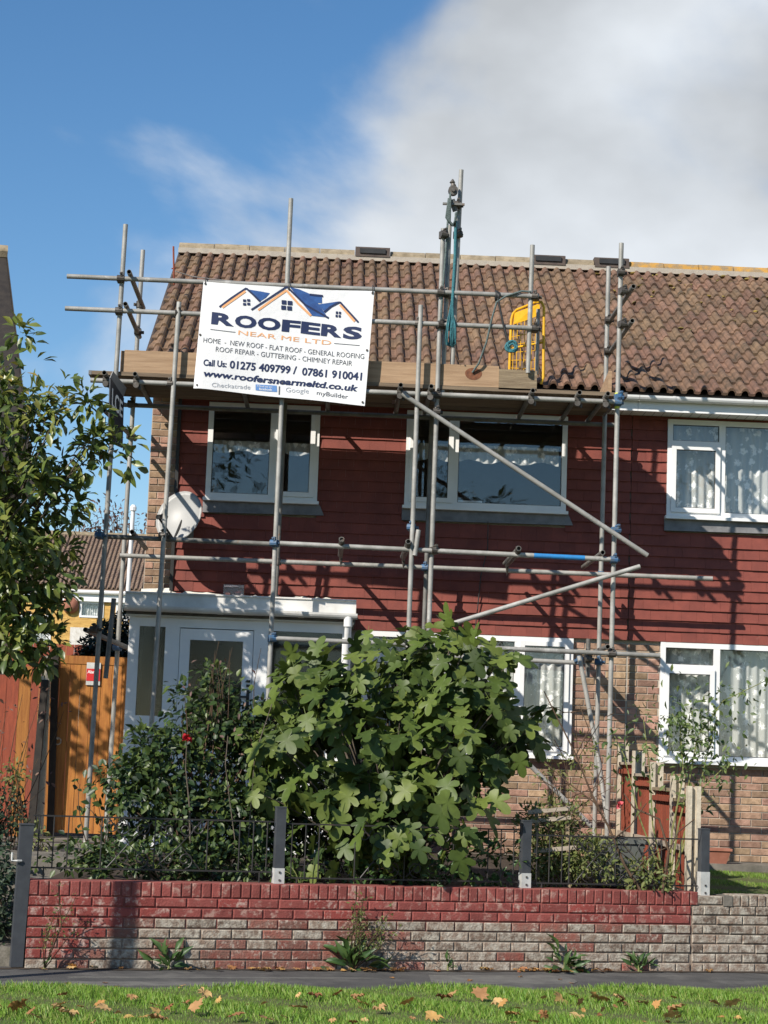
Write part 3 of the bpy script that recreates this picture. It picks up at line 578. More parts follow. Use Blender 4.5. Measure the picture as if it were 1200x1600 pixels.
# verge on the left gable
G().hexa([(-2.075, EY, EZ - .03), (-1.99, EY, EZ - .03), (-1.99, RY, RZ - .03), (-2.075, RY, RZ - .03), (-2.075, EY, EZ + .035), (-2.055, EY, EZ + .03), (-2.055, RY, RZ + .03), (-2.075, RY, RZ + .03)]).build('verge', MT['vent'], HL)
for h, xa, xb in ((HL, -2.05, XP - .002), (HR, XP + .002, 8.4)):
    G().box(xa, xb, -.375, -.355, 5.395, 5.56).build('fascia', MT['upvc'], h)
    sf = G().box(xa, xb, -.354, .03, 5.41, 5.425).build('soffit', MT['upvc'], h)
    x = xa + .1; gs = G()
    while x < xb: gs.box(x, x + .004, -.35, .0, 5.4085, 5.4099); x += .10
    gs.build('soffit_groove', MT['greyprint'], sf)
    g = G(); n_ = 9; vs = []
    for xx in (xa, xb):
        for k in range(n_): a = math.pi * k / (n_ - 1); vs.append((xx, -.43 - .055 * math.cos(a), 5.545 - .055 * math.sin(a)))
        for k in range(n_): a = math.pi * k / (n_ - 1); vs.append((xx, -.43 - .050 * math.cos(a), 5.545 - .050 * math.sin(a)))
    fs = [(k, k + 1, 2 * n_ + k + 1, 2 * n_ + k) for k in range(n_ - 1)] + [(n_ + k, 3 * n_ + k, 3 * n_ + k + 1, n_ + k + 1) for k in range(n_ - 1)] + [(0, 2 * n_, 3 * n_, n_), (n_ - 1, 2 * n_ - 1, 4 * n_ - 1, 3 * n_ - 1)]
    g.add(vs, fs); gt = g.build('gutter', MT['upvc'], h, smooth=False)
    x = xa + .35
    while x < xb:
        b = G(); 
        vs = []
        for xx in (x, x + .03):
            for k in range(n_): a = math.pi * k / (n_ - 1); vs.append((xx, -.43 - .060 * math.cos(a), 5.547 - .060 * math.sin(a)))
        b.add(vs, [(k, k + 1, n_ + k + 1, n_ + k) for k in range(n_ - 1)]); b.build('gutter_bracket', MT['upvc'], gt); x += .82
# moss tufts on the neighbour's tiles
for _ in range(80):
    x = random.uniform(3.1, 5.6); s_ = LEN * (1 - random.random() ** 2.2 * .55) - .12; y = EY + s_ * math.cos(SL) - .05 * math.sin(SL); z = EZ + s_ * math.sin(SL) + .042 * math.cos(SL)
    g = G().lathe([(0, .0), (.5, 0), (.42, .28), (.2, .42), (0, .45)], n=7)
    o = inst(g.mesh('moss_tuft', MT['moss'], True), 'moss_tuft', (x, y, z), HR, (SL, 0, random.random() * 6), (random.uniform(.04, .13), random.uniform(.03, .06), random.uniform(.025, .05)))
# aerial beyond the left gable
g = G(); g.tube([P(272, 445, 1.6), P(271, 385, 1.6)], .012, 6); g.tube([P(268, 420, 1.6), P(275, 418, 1.6)], .008, 5)
g.build('vent_rod', MT['fencered'], HL)
g = G(); g.tube([P(274, 424, 1.2), P(300, 432, 1.3), P(330, 436, 1.4), P(370, 440, 1.5)], .006, 5); g.build('aerial_cable', MT['steel'], HL)
# cable down the tile hanging
g = G(); g.tube([(1.66, -.055, 4.19), (1.665, -.055, 3.9), (1.60, -.055, 3.6), (1.58, -.055, 3.3), (1.555, -.055, 3.0)], .006, 5); g.build('wall_cable', MT['black'], HL)

# ------------------------------------------------------------------ porch
PO = empty('porch', (-.87, -.6, .6), 'white plastic porch with obscured glass under the red tiles', 'porch')
py = -1.1; pz0, pz1 = .62, 2.97
def pbox(name, x0, x1, z0, z1, y0=py, y1=py + .07, m='upvc', par=None): return G().box(x0, x1, y0, y1, z0, z1).build(name, MT[m], par or PO)
pbox('corner_post', -1.985, -1.88, pz0, pz1)
pbox('side_frame', -1.98, -1.91, pz0, pz1, py + .075, -.0)
pbox('base_panel', -1.88, .23, pz0, .70, py + .004)
pbox('head', -1.88, .23, pz1 - .10, pz1, py + .003)
pbox('mullion', -1.62, -1.475, .70, pz1 - .10, py - .004, py + .07)
pbox('mullion', -.735, -.59, .70, pz1 - .10, py - .004, py + .07)
pbox('corner_post', .15, .24, .70, pz1 - .10, py + .001)
pbox('rail', -1.88, -1.62, 1.86, 1.98, py + .002)
pbox('panel', -1.88, -1.62, .70, 1.86, py + .03, py + .06)
pbox('rail', -.59, .15, 1.70, 1.80, py + .002)
pbox('panel', -.59, .15, .70, 1.70, py + .03, py + .06)
pbox('obscured_pane', -1.885, -1.615, 1.975, pz1 - .095, py + .028, py + .036, 'glass_obs')
pbox('obscured_pane', -.595, .155, 1.795, pz1 - .095, py + .028, py + .036, 'glass_obs')
pbox('side_panel', -1.975, -1.965, pz0 + .1, pz1 - .05, py + .15, -.06, 'upvc')
pbox('side_panel', .19, .24, pz0, pz1, py + .075, -.06, 'upvc')
d = G(); dx0, dx1, dz0, dz1 = -1.47, -.74, .705, pz1 - .11; q0, q1 = py - .015, py + .05
d.box(dx0, dx0 + .10, q0, q1, dz0, dz1); d.box(dx1 - .10, dx1, q0, q1, dz0, dz1); d.box(dx0 + .1, dx1 - .1, q0 + .001, q1, dz1 - .11, dz1); d.box(dx0 + .1, dx1 - .1, q0 + .001, q1, dz0, dz0 + .15); d.box(dx0 + .1, dx1 - .1, q0 + .001, q1, 1.55, 1.67); d.box(dx0 + .1, dx1 - .1, q0 + .02, q1 - .02, dz0 + .15, 1.55)
door = d.build('door', MT['upvc'], PO)
pbox('pane', dx0 + .095, dx1 - .095, 1.665, dz1 - .105, py + .01, py + .018, 'glass_obs', door)
gh = G(); gh.box(-.785, -.755, q0 - .014, q0 - .001, 2.06, 2.27); gh.box(-.85, -.762, q0 - .045, q0 - .03, 2.19, 2.21); gh.box(-.782, -.762, q0 - .04, q0 - .01, 2.19, 2.21); gh.box(-.79, -.75, q0 - .012, q0 - .001, 2.30, 2.325); gh.box(-.79, -.75, q0 - .012, q0 - .001, 2.345, 2.37)
gh.build('handle', MT['black'], door)
G().box(-1.9, .15, -.45, -.44, .62, 2.95).build('inner_wall', MT['room_dark'], PO)
# porch roof, fascia, gutter
G().box(-2.02, .27, py - .04, -.06, 2.985, 3.14).build('roof', MT['bitumen'], PO)
fa = G(); fa.box(-2.03, .275, py - .10, py - .045, 3.03, 3.19); fa.box(-2.03, .275, py - .115, py - .04, 3.19, 3.205); fa.build('fascia', MT['upvc_old'], PO)
G().box(-2.02, .26, py - .04, py + .10, 2.965, 2.983).build('soffit', MT['upvc_old'], PO)
gg = G(); vs = []; n_ = 9
for xx in (-2.03, .29):
    for k in range(n_): a = math.pi * k / (n_ - 1); vs.append((xx, py - .155 - .052 * math.cos(a), 3.06 - .055 * math.sin(a)))
    for k in range(n_): a = math.pi * k / (n_ - 1); vs.append((xx, py - .155 - .047 * math.cos(a), 3.06 - .050 * math.sin(a)))
fs = [(k, k + 1, 2 * n_ + k + 1, 2 * n_ + k) for k in range(n_ - 1)] + [(n_ + k, 3 * n_ + k, 3 * n_ + k + 1, n_ + k + 1) for k in range(n_ - 1)] + [(0, 2 * n_, 3 * n_, n_), (n_ - 1, 2 * n_ - 1, 4 * n_ - 1, 3 * n_ - 1), tuple(range(n_)), tuple(range(2 * n_, 3 * n_))]
gg.add(vs, fs); pg = gg.build('gutter', MT['upvc_old'], PO)
for xx in (-1.1, -.3): 
    b = G(); vs = []
    for x2 in (xx, xx + .06):
        for k in range(n_): a = math.pi * k / (n_ - 1); vs.append((x2, py - .155 - .057 * math.cos(a), 3.062 - .060 * math.sin(a)))
    b.add(vs, [(k, k + 1, n_ + k + 1, n_ + k) for k in range(n_ - 1)]); b.build('gutter_union', MT['upvc_old'], pg)
dp = G(); dp.tube([(.20, py - .155, 3.02), (.20, py - .155, 2.93), (.20, py - .06, 2.84), (.20, py - .06, .65)], .034, 10); dp.tube([(.20, py - .155, 3.03), (.20, py - .155, 2.93)], .045, 10); dp.build('downpipe', MT['upvc'], PO, smooth=True)
# rough flashing where the porch roof meets the tiles
g = G(); n_ = 40; vs = []
for i in range(n_ + 1):
    x = -1.66 + 1.86 * i / n_; k = random.uniform(-.02, .02); vs += [(x, -.075, 3.16), (x, -.20 + k, 3.19), (x, -.07 + k * .2, 3.30 + k)]
for i in range(n_): a = 3 * i; g.f += [(a, a + 3, a + 4, a + 1), (a + 1, a + 4, a + 5, a + 2)]
g.v = vs; g.build('flashing', MT['flash_white'], PO)
G().hexa([(-1.99, -.10, 3.14), (-1.66, -.10, 3.14), (-1.66, .0, 3.14), (-1.99, .0, 3.14), (-1.985, -.03, 3.33), (-1.68, -.03, 3.35), (-1.68, .0, 3.35), (-1.985, .0, 3.33)]).build('render_fillet', MT['flash_white'], PO)
g = G(); g.tube([(-1.72, -1.0, 3.17), (-1.2, -.9, 3.16), (-.6, -.95, 3.165), (-.1, -1.02, 3.19), (.1, -.98, 3.17)], .008, 5); g.build('roof_cable', MT['black'], PO)
# clear plastic box on the porch roof
g = G(); bx0, bx1, by0, by1, bz0, bz1 = -1.07, -.86, -.98, -.80, 3.19, 3.33
g.box(bx0, bx1, by0, by0 + .006, bz0, bz1); g.box(bx0, bx1, by1 - .006, by1, bz0, bz1); g.box(bx0, bx0 + .006, by0 + .006, by1 - .006, bz0, bz1); g.box(bx1 - .006, bx1, by0 + .006, by1 - .006, bz0, bz1); g.box(bx0 + .006, bx1 - .006, by0 + .006, by1 - .006, bz1 - .01, bz1 - .002)
t = empty('plastic_box', (-.965, -.89, 3.14), 'clear plastic box lying on the porch roof', 'box')
g.build('shell', MT['clear'], t); G().box(bx0 + .01, bx1 - .01, by0 + .01, by1 - .01, 3.14, 3.215).build('contents', MT['slat'], t)
G().box(bx0 + .02, bx0 + .07, by0 + .03, by0 + .10, 3.215, 3.25).build('contents', MT['terracotta'], t)

# ------------------------------------------------------------------ satellite dish
DC = P(279, 806, -.42)
D = empty('satellite_dish', (DC.x, -.05, DC.z - .15), 'round pale grey satellite dish on the red tiled wall', 'satellite dish')
ax = Vector((-.40, -.82, .32)).normalized(); e1 = ax.cross(Vector((0, 0, 1))).normalized(); e2 = e1.cross(ax)
g = G(); vs = []; nr, na = 7, 28
for side in (0, .008):
    vs.append(DC - ax * (.075 + side))
    for i in range(1, nr + 1):
        r_ = i / nr
        for k in range(na):
            a = 2 * math.pi * k / na; vs.append(DC + e1 * (.265 * r_ * math.cos(a)) + e2 * (.29 * r_ * math.sin(a)) - ax * (.075 * (1 - r_ * r_) + side))
fs = []; H_ = 1 + nr * na
for b in (0, H_):
    fs += [(b, b + 1 + k, b + 1 + (k + 1) % na) for k in range(na)] + [(b + 1 + (i - 1) * na + k, b + 1 + i * na + k, b + 1 + i * na + (k + 1) % na, b + 1 + (i - 1) * na + (k + 1) % na) for i in range(1, nr) for k in range(na)]
fs += [(1 + (nr - 1) * na + k, H_ + 1 + (nr - 1) * na + k, H_ + 1 + (nr - 1) * na + (k + 1) % na, 1 + (nr - 1) * na + (k + 1) % na) for k in range(na)]
g.add(vs, fs); g.build('reflector', MT['dish'], D, smooth=True)
tip = DC + ax * .33 - e2 * .20
g = G(); bot = DC - e2 * .27 - ax * .02; g.tube([bot, tip], .012, 8); g.tube([DC - ax * .09, bot], .014, 8); g.build('feed_arm', MT['black'], D)
g = G(); g.tube([tip + ax * .04 + e2 * .0, tip - ax * .05 + e2 * .05], .026, 10); g.tube([tip - ax * .05 + e2 * .05, tip - ax * .09 + e2 * .07], .035, 10); g.build('receiver', MT['black'], D)
g = G(); bk = DC - ax * .09; g.tube([bk, Vector((bk.x + .02, -.12, bk.z - .04)), Vector((bk.x + .03, -.03, bk.z - .06))], .02, 8); g.box(bk.x - .04, bk.x + .10, -.06, -.02, bk.z - .16, bk.z + .06); g.build('wall_bracket', MT['steel_dark'], D)

# ------------------------------------------------------------------ scaffold
YO, YI = -1.65, -.43
SCF = empty('scaffold', (.3, -1.0, .65), 'steel tube scaffold standing in front of the red house', 'scaffold')
TR = .0242
def tubep(name, a, b, m='steel', par=None, r=TR):
    g = G(); g.pipe(a, b, r); return g.build(name, MT[m], par or SCF, smooth=False if False else True)
# standards
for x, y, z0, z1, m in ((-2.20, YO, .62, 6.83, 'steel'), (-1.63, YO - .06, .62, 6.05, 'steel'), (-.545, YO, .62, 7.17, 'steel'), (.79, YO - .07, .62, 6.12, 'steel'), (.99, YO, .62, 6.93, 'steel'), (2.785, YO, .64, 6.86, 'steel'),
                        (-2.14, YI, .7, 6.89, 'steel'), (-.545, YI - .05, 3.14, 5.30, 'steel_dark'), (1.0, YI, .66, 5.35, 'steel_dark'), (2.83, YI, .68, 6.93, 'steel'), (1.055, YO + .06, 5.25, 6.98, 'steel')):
    k = .018 if x < -1.8 else (.022 if x < -1.5 else .004)
    tubep('standard', (x - k * 2.2 - .0, y, z0), (x + k * 1.4, y, z1), m)
tubep('standard', (1.135, YO + .12, 5.24), (1.165, YO + .12, 7.58))
tubep('standard', P(825, 583, YO - .02), P(832, 383, YO - .02))
for x, y in ((-2.24, YO), (-1.68, YO - .06), (.79, YO - .07), (.99, YO), (2.78, YO), (2.82, YI)):
    G().box(x - .075, x + .075, y - .075, y + .075, .60, .655).build('base_plate', MT['coupler'], SCF)
# ledgers and guard rails
LZ = 5.23
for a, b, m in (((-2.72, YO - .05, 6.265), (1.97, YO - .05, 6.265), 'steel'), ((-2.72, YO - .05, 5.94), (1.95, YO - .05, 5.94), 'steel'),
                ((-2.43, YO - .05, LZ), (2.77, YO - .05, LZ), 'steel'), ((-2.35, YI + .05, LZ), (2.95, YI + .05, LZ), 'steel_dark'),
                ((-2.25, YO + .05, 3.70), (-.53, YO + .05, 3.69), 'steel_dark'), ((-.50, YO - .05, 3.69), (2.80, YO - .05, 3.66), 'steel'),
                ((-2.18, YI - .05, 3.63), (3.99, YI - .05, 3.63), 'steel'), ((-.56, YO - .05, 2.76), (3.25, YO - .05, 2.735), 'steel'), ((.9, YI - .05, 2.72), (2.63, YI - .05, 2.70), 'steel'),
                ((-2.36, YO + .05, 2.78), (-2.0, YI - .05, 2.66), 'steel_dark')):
    tubep('ledger', a, b, m)
# blue painted length and dark couplers on the lower ledger
tubep('painted_length', (1.99, YO - .05, 3.667), (2.49, YO - .05, 3.663), 'bluewrap', r=TR + .0012)
# transoms carrying the deck
TX = [-2.28, -1.98, -.95, -.1, .62, .92, 1.92, 2.38, 2.66]
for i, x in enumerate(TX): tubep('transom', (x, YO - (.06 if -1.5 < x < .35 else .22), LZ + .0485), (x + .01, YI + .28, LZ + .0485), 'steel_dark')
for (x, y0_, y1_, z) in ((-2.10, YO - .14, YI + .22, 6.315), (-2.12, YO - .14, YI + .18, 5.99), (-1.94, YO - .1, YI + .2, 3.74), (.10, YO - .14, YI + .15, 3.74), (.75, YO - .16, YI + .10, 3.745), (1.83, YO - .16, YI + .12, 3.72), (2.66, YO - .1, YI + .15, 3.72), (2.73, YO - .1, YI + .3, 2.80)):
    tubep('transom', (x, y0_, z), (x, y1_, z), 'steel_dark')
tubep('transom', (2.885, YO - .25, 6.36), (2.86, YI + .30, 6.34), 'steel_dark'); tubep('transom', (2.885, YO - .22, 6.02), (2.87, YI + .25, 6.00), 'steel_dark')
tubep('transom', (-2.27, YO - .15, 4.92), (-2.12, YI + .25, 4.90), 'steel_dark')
# braces
tubep('brace', P(628, 615, YO - .11), P(1012, 868, YO - .11)); tubep('brace', P(705, 975, YO - .11), P(1000, 885, YO - .11))
tubep('brace', P(700, 1068, YO + .4), P(925, 1292, YO + .4)); tubep('brace', P(905, 1025, YI - .25), P(938, 1200, YI - .3)); tubep('brace', P(930, 1150, YI - .3), P(950, 1292, YI - .45))
tubep('brace', P(178, 935, YO + .1), P(165, 1060, YO + .1), 'steel_dark'); tubep('standard', (2.70, YI - .1, 2.55), (2.70, YI - .1, 2.95), 'steel_dark')
# couplers
def coupler_mesh(m):
    g = G(); g.tube([(0, 0, -.035), (0, 0, .035)], .036, 10); g.tube([(-.035, -.05, 0), (.035, -.05, 0)], .035, 10); g.box(.02, .062, -.02, .012, -.014, .014); g.box(.0, .02, -.088, -.05, .02, .06); g.tube([(.045, -.05, 0), (.045, .03, 0)], .009, 6); g.tube([(.0, -.10, .045), (.0, -.02, .045)], .009, 6)
    return g.mesh('coupler', m)
CM, CB = coupler_mesh(MT['coupler']), coupler_mesh(MT['coupler_blue'])
CPS = [(-2.19, YO, 6.265), (-2.19, YO, 5.94), (-2.2, YO, LZ), (-1.62, YO - .0, 5.94), (-1.63, YO, LZ), (-.545, YO, LZ), (.79, YO, 5.94), (.99, YO, 6.265), (.99, YO, 5.94), (.99, YO, LZ), (1.07, YO + .06, 6.265), (1.07, YO + .06, 5.94), (1.945, YO, 6.265), (1.94, YO, 5.94), (2.785, YO, LZ), (2.785, YO, 5.28), (-2.12, YI, 6.0), (-2.12, YI, 6.3), (2.84, YI, 6.34), (2.84, YI, 6.0), (2.80, YO, 6.36), (2.80, YO, 6.02), (-2.15, YI, LZ), (-2.15, YI, 4.9), (-2.25, YO, 3.70), (-1.63, YO, 3.72), (-.545, YO, 3.69), (-.545, YI - .05, 3.63), (.79, YO, 3.9), (1.0, YO, 3.68), (1.0, YI, 3.63), (2.78, YO, 3.66), (2.83, YI, 3.63), (2.78, YO, 2.74), (2.83, YI, 2.72), (2.70, YI - .1, 2.74), (2.62, YI - .1, 2.72), (-2.25, YO, 2.78), (-2.15, YI, 2.68), (.99, YO, 5.06), (2.785, YO, 3.95), (1.135, YO + .1, 7.2), (.99, YO, 6.86), (1.14, YO + .12, 6.9), (-.545, YO, 2.76), (2.79, YO, 6.55)]
for i, (x, y, z) in enumerate(CPS):
    inst(CB if z < 4.2 and i % 2 == 0 or (x > 2.7 and 3 < z < 5.4) else CM, 'coupler', (x, y, z), SCF, (0, 0, random.choice((0, .3, -.3, 3.14 if y > -1 else 0))))
for x in TX:
    if not -1.5 < x < .35: inst(CM, 'coupler', (x, YO - .05, LZ + .01), SCF, (1.57, 0, 1.57), .85)
for x, z in ((.10, 3.72), (.75, 3.72), (1.83, 3.70)):
    g = G(); g.tube([(x, YO - .12, z + .03), (x, YO - .05, z - .02), (x + .005, YI - .1, z - .02), (x + .01, YI - .06, z - .12)], [.03, .03, .02, .004], 7); g.build('putlog_clip', MT['coupler'], SCF)
tubep('reveal_tube', P(654, 828, YO - .1), P(648, 868, YO - .1), 'steel')
G().tube([(2.783, YO, 5.17), (2.785, YO, 5.33)], TR + .003, 10).build('tape', MT['hi'], SCF, smooth=True)
# deck boards (loose on the transoms) and toe boards
def board(name, x0, x1, y0, y1, z0, z1, m, label, group, bands=True, tilt=0):
    t = empty(name, ((x0 + x1) / 2, (y0 + y1) / 2, z0), label, 'board', group)
    g = G(); n_ = 6; vs = []
    for i in range(n_ + 1):
        x = x0 + (x1 - x0) * i / n_; w = random.uniform(-.002, .002); dz = tilt * (x - x0)
        vs += [(x, y0, z0 + w + dz), (x, y1, z0 + w + dz), (x, y1, z1 + w + dz), (x, y0, z1 + w + dz)]
    fs = [(4 * i + k, 4 * i + 4 + k, 4 * i + 4 + (k + 1) % 4, 4 * i + (k + 1) % 4) for i in range(n_) for k in range(4)] + [(0, 1, 2, 3), (4 * n_ + 3, 4 * n_ + 2, 4 * n_ + 1, 4 * n_)]
    g.add(vs, fs); g.build('plank', MT[m], t)
    if bands:
        for xa, dz in ((x0 - .0015, 0), (x1 - .0285, tilt * (x1 - x0))): G().box(xa, xa + .03, y0 - .0015, y1 + .0015, z0 - .0025 + dz, z1 + .0025 + dz).build('end_band', MT['hoop'], t)
    return t
bz = LZ + .0485 + TR
# five runs, two boards each, seen from below
for j in range(5):
    ya = YO + .02 + j * .238; xj = .25 + (.35 if j % 2 else -.2); e0 = -2.36 + random.uniform(-.12, .12); e1_ = 2.88 + random.uniform(-.06, .05)
    ord_ = ('outermost', 'second', 'middle', 'fourth', 'innermost')[j]
    gap = (0, .0, .0, .012, .02)[j]
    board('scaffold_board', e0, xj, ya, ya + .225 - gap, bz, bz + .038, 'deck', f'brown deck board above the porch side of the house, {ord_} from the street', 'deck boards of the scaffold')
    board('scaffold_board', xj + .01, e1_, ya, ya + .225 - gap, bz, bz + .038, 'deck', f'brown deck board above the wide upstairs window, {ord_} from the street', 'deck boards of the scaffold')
board('toe_board', -2.12, .20, YO + .026, YO + .062, bz + .04, bz + .262, 'board', 'long upright toe board partly hidden by the white banner', 'toe boards', False)
board('toe_board', .21, 1.60, YO + .028, YO + .064, bz + .04, bz + .255, 'board', 'upright toe board with a dark round knot behind the twin poles', 'toe boards', False)
board('toe_board', 1.60, 1.98, YO + .020, YO + .060, bz + .02, bz + .225, 'board_grey', 'short weathered toe board below the yellow gate', 'toe boards', False)
g = G(); kx, kz = P(740, 583, YO + .02).x, P(740, 583, YO + .02).z
kn = [Vector((kx + .085 * math.cos(a), YO + .0265, kz + .055 * math.sin(a) * (1 if math.sin(a) > 0 else 1.25))) for a in np.linspace(0, 2 * math.pi, 18, endpoint=False)]
g.add([*kn, (kx, YO + .0265, kz)], [(18, (k + 1) % 18, k) for k in range(18)])
knot = mat('wood_knot', (.22, .085, .04), (.11, .045, .025), 30, rough=.85)
tb = [o for o in bpy.data.objects if o.get('label', '').startswith('upright toe board with a dark')][0]; g.build('knot', knot, tb)
# toe boards across the two ends
for x, lab in ((-2.16, 'short end toe board beside the black lettered sign'), (2.70, 'short end toe board beside the bare right end pole')):
    t = empty('toe_board', (x, -1.1, bz + .04), lab, 'board', 'toe boards'); y1_ = YI - .1 if x < 0 else -.9
    G().hexa([(x, YO + .07, bz + .04), (x + .035, YO + .07, bz + .04), (x + .035, y1_, bz + .04), (x, y1_, bz + .04), (x, YO + .07, bz + .26), (x + .035, YO + .07, bz + .26), (x + .035, y1_, bz + .26 if x < 0 else bz + .16), (x, y1_, bz + .26 if x < 0 else bz + .16)]).build('plank', MT['board'], t)
# ------------------------------------------------------------------ lettered sign on the left end
S_ = empty('sign_board', P(183, 690, YO), 'dark board sign with white letters tied to the left end pole', 'sign')
a, b, c, d_ = P(171, 590, YO - .40), P(192, 622, YO - .06), P(190, 700, YO - .06), P(168, 690, YO - .40)
nrm = (b - a).cross(d_ - a).normalized() * .012
G().hexa([d_, c, c - nrm, d_ - nrm, a, b, b - nrm, a - nrm]).build('panel', MT['signdark'], S_)
f0, f1, f2, f3 = P(177, 580, YO - .38), P(198, 606, YO - .05), P(192, 623, YO - .07), P(172, 591, YO - .41)
n2 = (f1 - f0).cross(f3 - f0).normalized() * .008
G().hexa([f0, f1, f2, f3, f0 + n2, f1 + n2, f2 + n2, f3 + n2]).build('folded_flap', MT['signgrey'], S_)
def on_sign(u, v): p = a.lerp(b, u); q = d_.lerp(c, u); return p.lerp(q, v) + nrm.normalized() * (-.014 if nrm.y > 0 else .004)

# ------------------------------------------------------------------ text helper
def text_geo(txt, bold=0.0, shear=0.0):
    cu = bpy.data.curves.new('t', 'FONT'); cu.body = txt; cu.size = 1; cu.offset = bold; cu.shear = shear; cu.resolution_u = 3
    ob = bpy.data.objects.new('t', cu); COL.objects.link(ob); dg = bpy.context.evaluated_depsgraph_get(); me = bpy.data.meshes.new_from_object(ob.evaluated_get(dg))
    V = np.array([v.co[:] for v in me.vertices]); Fc = [tuple(p.vertices) for p in me.polygons]
    bpy.data.objects.remove(ob); bpy.data.curves.remove(cu); bpy.data.meshes.remove(me); return V, Fc
V, Fc = text_geo('LCE', .02); w_ = V[:, 0].max(); h_ = V[:, 1].max()
g = G(); g.add([on_sign(.10 + .8 * x / w_, .42 - .30 * y / h_) for x, y, _ in V], Fc); g.build('lettering', MT['whiteprint'], S_)

# ------------------------------------------------------------------ banner
BN = empty('banner', P(440, 622, YO - .09), 'white vinyl roofing banner with blue house logo tied to the guard rails', 'banner')
bc = [np.array(P(*q, YO - .10)) for q in ((318, 440), (585, 455), (570, 634), (302, 606))]
def ban(u, v, off=0.0):
    p = (bc[0] * (1 - u) + bc[1] * u) * (1 - v) + (bc[3] * (1 - u) + bc[2] * u) * v
    w = .012 * math.sin(5.5 * u + 2 * v) + .007 * math.sin(8 * u - 4 * v + 1) + .003 * math.sin(10 * v + 3 * u) * v
    w -= .10 * max(0, .035 - u) / .035 * (v ** 2) * .35
    sagz = .012 * math.sin(math.pi * u) * (1 - v) * -1 + (.006 * math.sin(11 * u)) * (v - .5)
    return (p[0], p[1] - w - off, p[2] + sagz)
g = G(); nu, nv = 60, 36
for j in range(nv + 1):
    for i in range(nu + 1): g.v.append(ban(i / nu, j / nv))
g.f = [(j * (nu + 1) + i, j * (nu + 1) + i + 1, (j + 1) * (nu + 1) + i + 1, (j + 1) * (nu + 1) + i) for j in range(nv) for i in range(nu)]
cl = g.build('cloth', MT['banner'], BN, smooth=True)
TL, TRc, BRc, BLc = np.array((107., 70)), np.array((1108., 118)), np.array((1045., 805)), np.array((38., 705))
def cuv(x, y):          # banner print is laid out in the banner's own u, v
    u, v = .5, .5; q = np.array((x, y), float)
    for _ in range(6):
        f = (TL * (1 - u) + TRc * u) * (1 - v) + (BLc * (1 - u) + BRc * u) * v - q
        du = (TRc - TL) * (1 - v) + (BRc - BLc) * v; dv = (BLc - TL) * (1 - u) + (BRc - TRc) * u
        s = np.linalg.solve(np.stack([du, dv], 1), f); u -= s[0]; v -= s[1]
    return u, v
def bpoly(name, pts, m, off=.0032):
    n_ = len(pts); g = G(); V3 = [ban(*cuv(*p), off) for p in pts]; g.add(V3, [tuple(range(n_))]); return g.build(name, MT[m], BN)
def bstroke(g, pts, w, off=.0032):
    pts = [np.array(p, float) for p in pts]; L_, R_ = [], []
    for i, p in enumerate(pts):
        t = pts[min(i + 1, len(pts) - 1)] - pts[max(i - 1, 0)]; t /= np.linalg.norm(t); n = np.array((-t[1], t[0])) * w / 2; L_.append(p + n); R_.append(p - n)
    b = len(g.v); g.v += [ban(*cuv(*q), off) for q in L_ + R_]; k = len(pts); g.f += [(b + i, b + i + 1, b + k + i + 1, b + k + i) for i in range(k - 1)]
def seg(p, q, n=8): return [tuple(np.array(p) * (1 - t) + np.array(q) * t) for t in np.linspace(0, 1, n)]
def btext(name, txt, l, r_, cap, m, bold=0, shear=0, off=.0032, ref=None):
    V, Fc = text_geo(txt, bold, shear); cw = .70
    x0, x1 = V[:, 0].min(), V[:, 0].max(); l, r_ = np.array(l, float), np.array(r_, float); g = G(); up = np.array((.095, -1.0)) * cap
    g.add([ban(*cuv(*(l + (r_ - l) * (x - x0) / (x1 - x0) + up * (y / cw))), off) for x, y, _ in V], Fc)
    return tag(g.build(name, MT[m], BN))
g = G()
for p in ([(198, 222), (270, 165), (357, 104)], [(357, 104), (400, 145), (437, 184)], [(385, 235), (480, 170), (595, 90)], [(595, 90), (700, 195), (838, 276)], [(905, 180), (960, 245), (1012, 306)], [(905, 180), (850, 208), (812, 240)]):
    pp = []
    for i in range(len(p) - 1): pp += seg(p[i], p[i + 1], 6)[(1 if i else 0):]
    bstroke(g, pp, 11, .0052)
g.build('logo_roof_line', MT['navy'], BN)
g = G()
for p in ([(215, 224), (285, 172), (352, 122)], [(425, 236), (510, 172), (592, 112)], [(592, 112), (660, 190), (735, 262)], [(905, 196), (950, 250), (990, 300)]):
    pp = []
    for i in range(len(p) - 1): pp += seg(p[i], p[i + 1], 6)[(1 if i else 0):]
    bstroke(g, pp, 13, .0042)
g.build('logo_gable_line', MT['orange'], BN)
bpoly('logo_roof', [(372, 112), (440, 122), (495, 132), (470, 160), (437, 182), (405, 148)], 'blue'); bpoly('logo_roof', [(612, 92), (668, 104), (730, 130), (780, 190), (832, 272), (742, 262), (680, 180)], 'blue'); bpoly('logo_roof', [(780, 192), (840, 184), (897, 176), (860, 210), (818, 246)], 'blue'); bpoly('logo_chimney', [(732, 130), (800, 140), (800, 186), (775, 184), (750, 160)], 'blue')
bpoly('logo_chimney_cap', [(728, 128), (806, 136), (806, 148), (728, 140)], 'navy', .006)
g = G()
for (x0, y0, w2, h2) in ((337, 172, 18, 16), (361, 170, 18, 16), (337, 194, 18, 16), (361, 192, 18, 16), (563, 172, 28, 26), (598, 175, 28, 26), (560, 204, 28, 26), (595, 207, 28, 26), (880, 236, 13, 16), (898, 238, 13, 16), (878, 256, 13, 16), (896, 258, 13, 16)):
    g.add([ban(*cuv(*q), .005) for q in ((x0, y0), (x0 + w2, y0 + 1), (x0 + w2, y0 + h2), (x0, y0 + h2 - 1))], [(0, 1, 2, 3)])
g.build('logo_window', MT['navy'], BN)
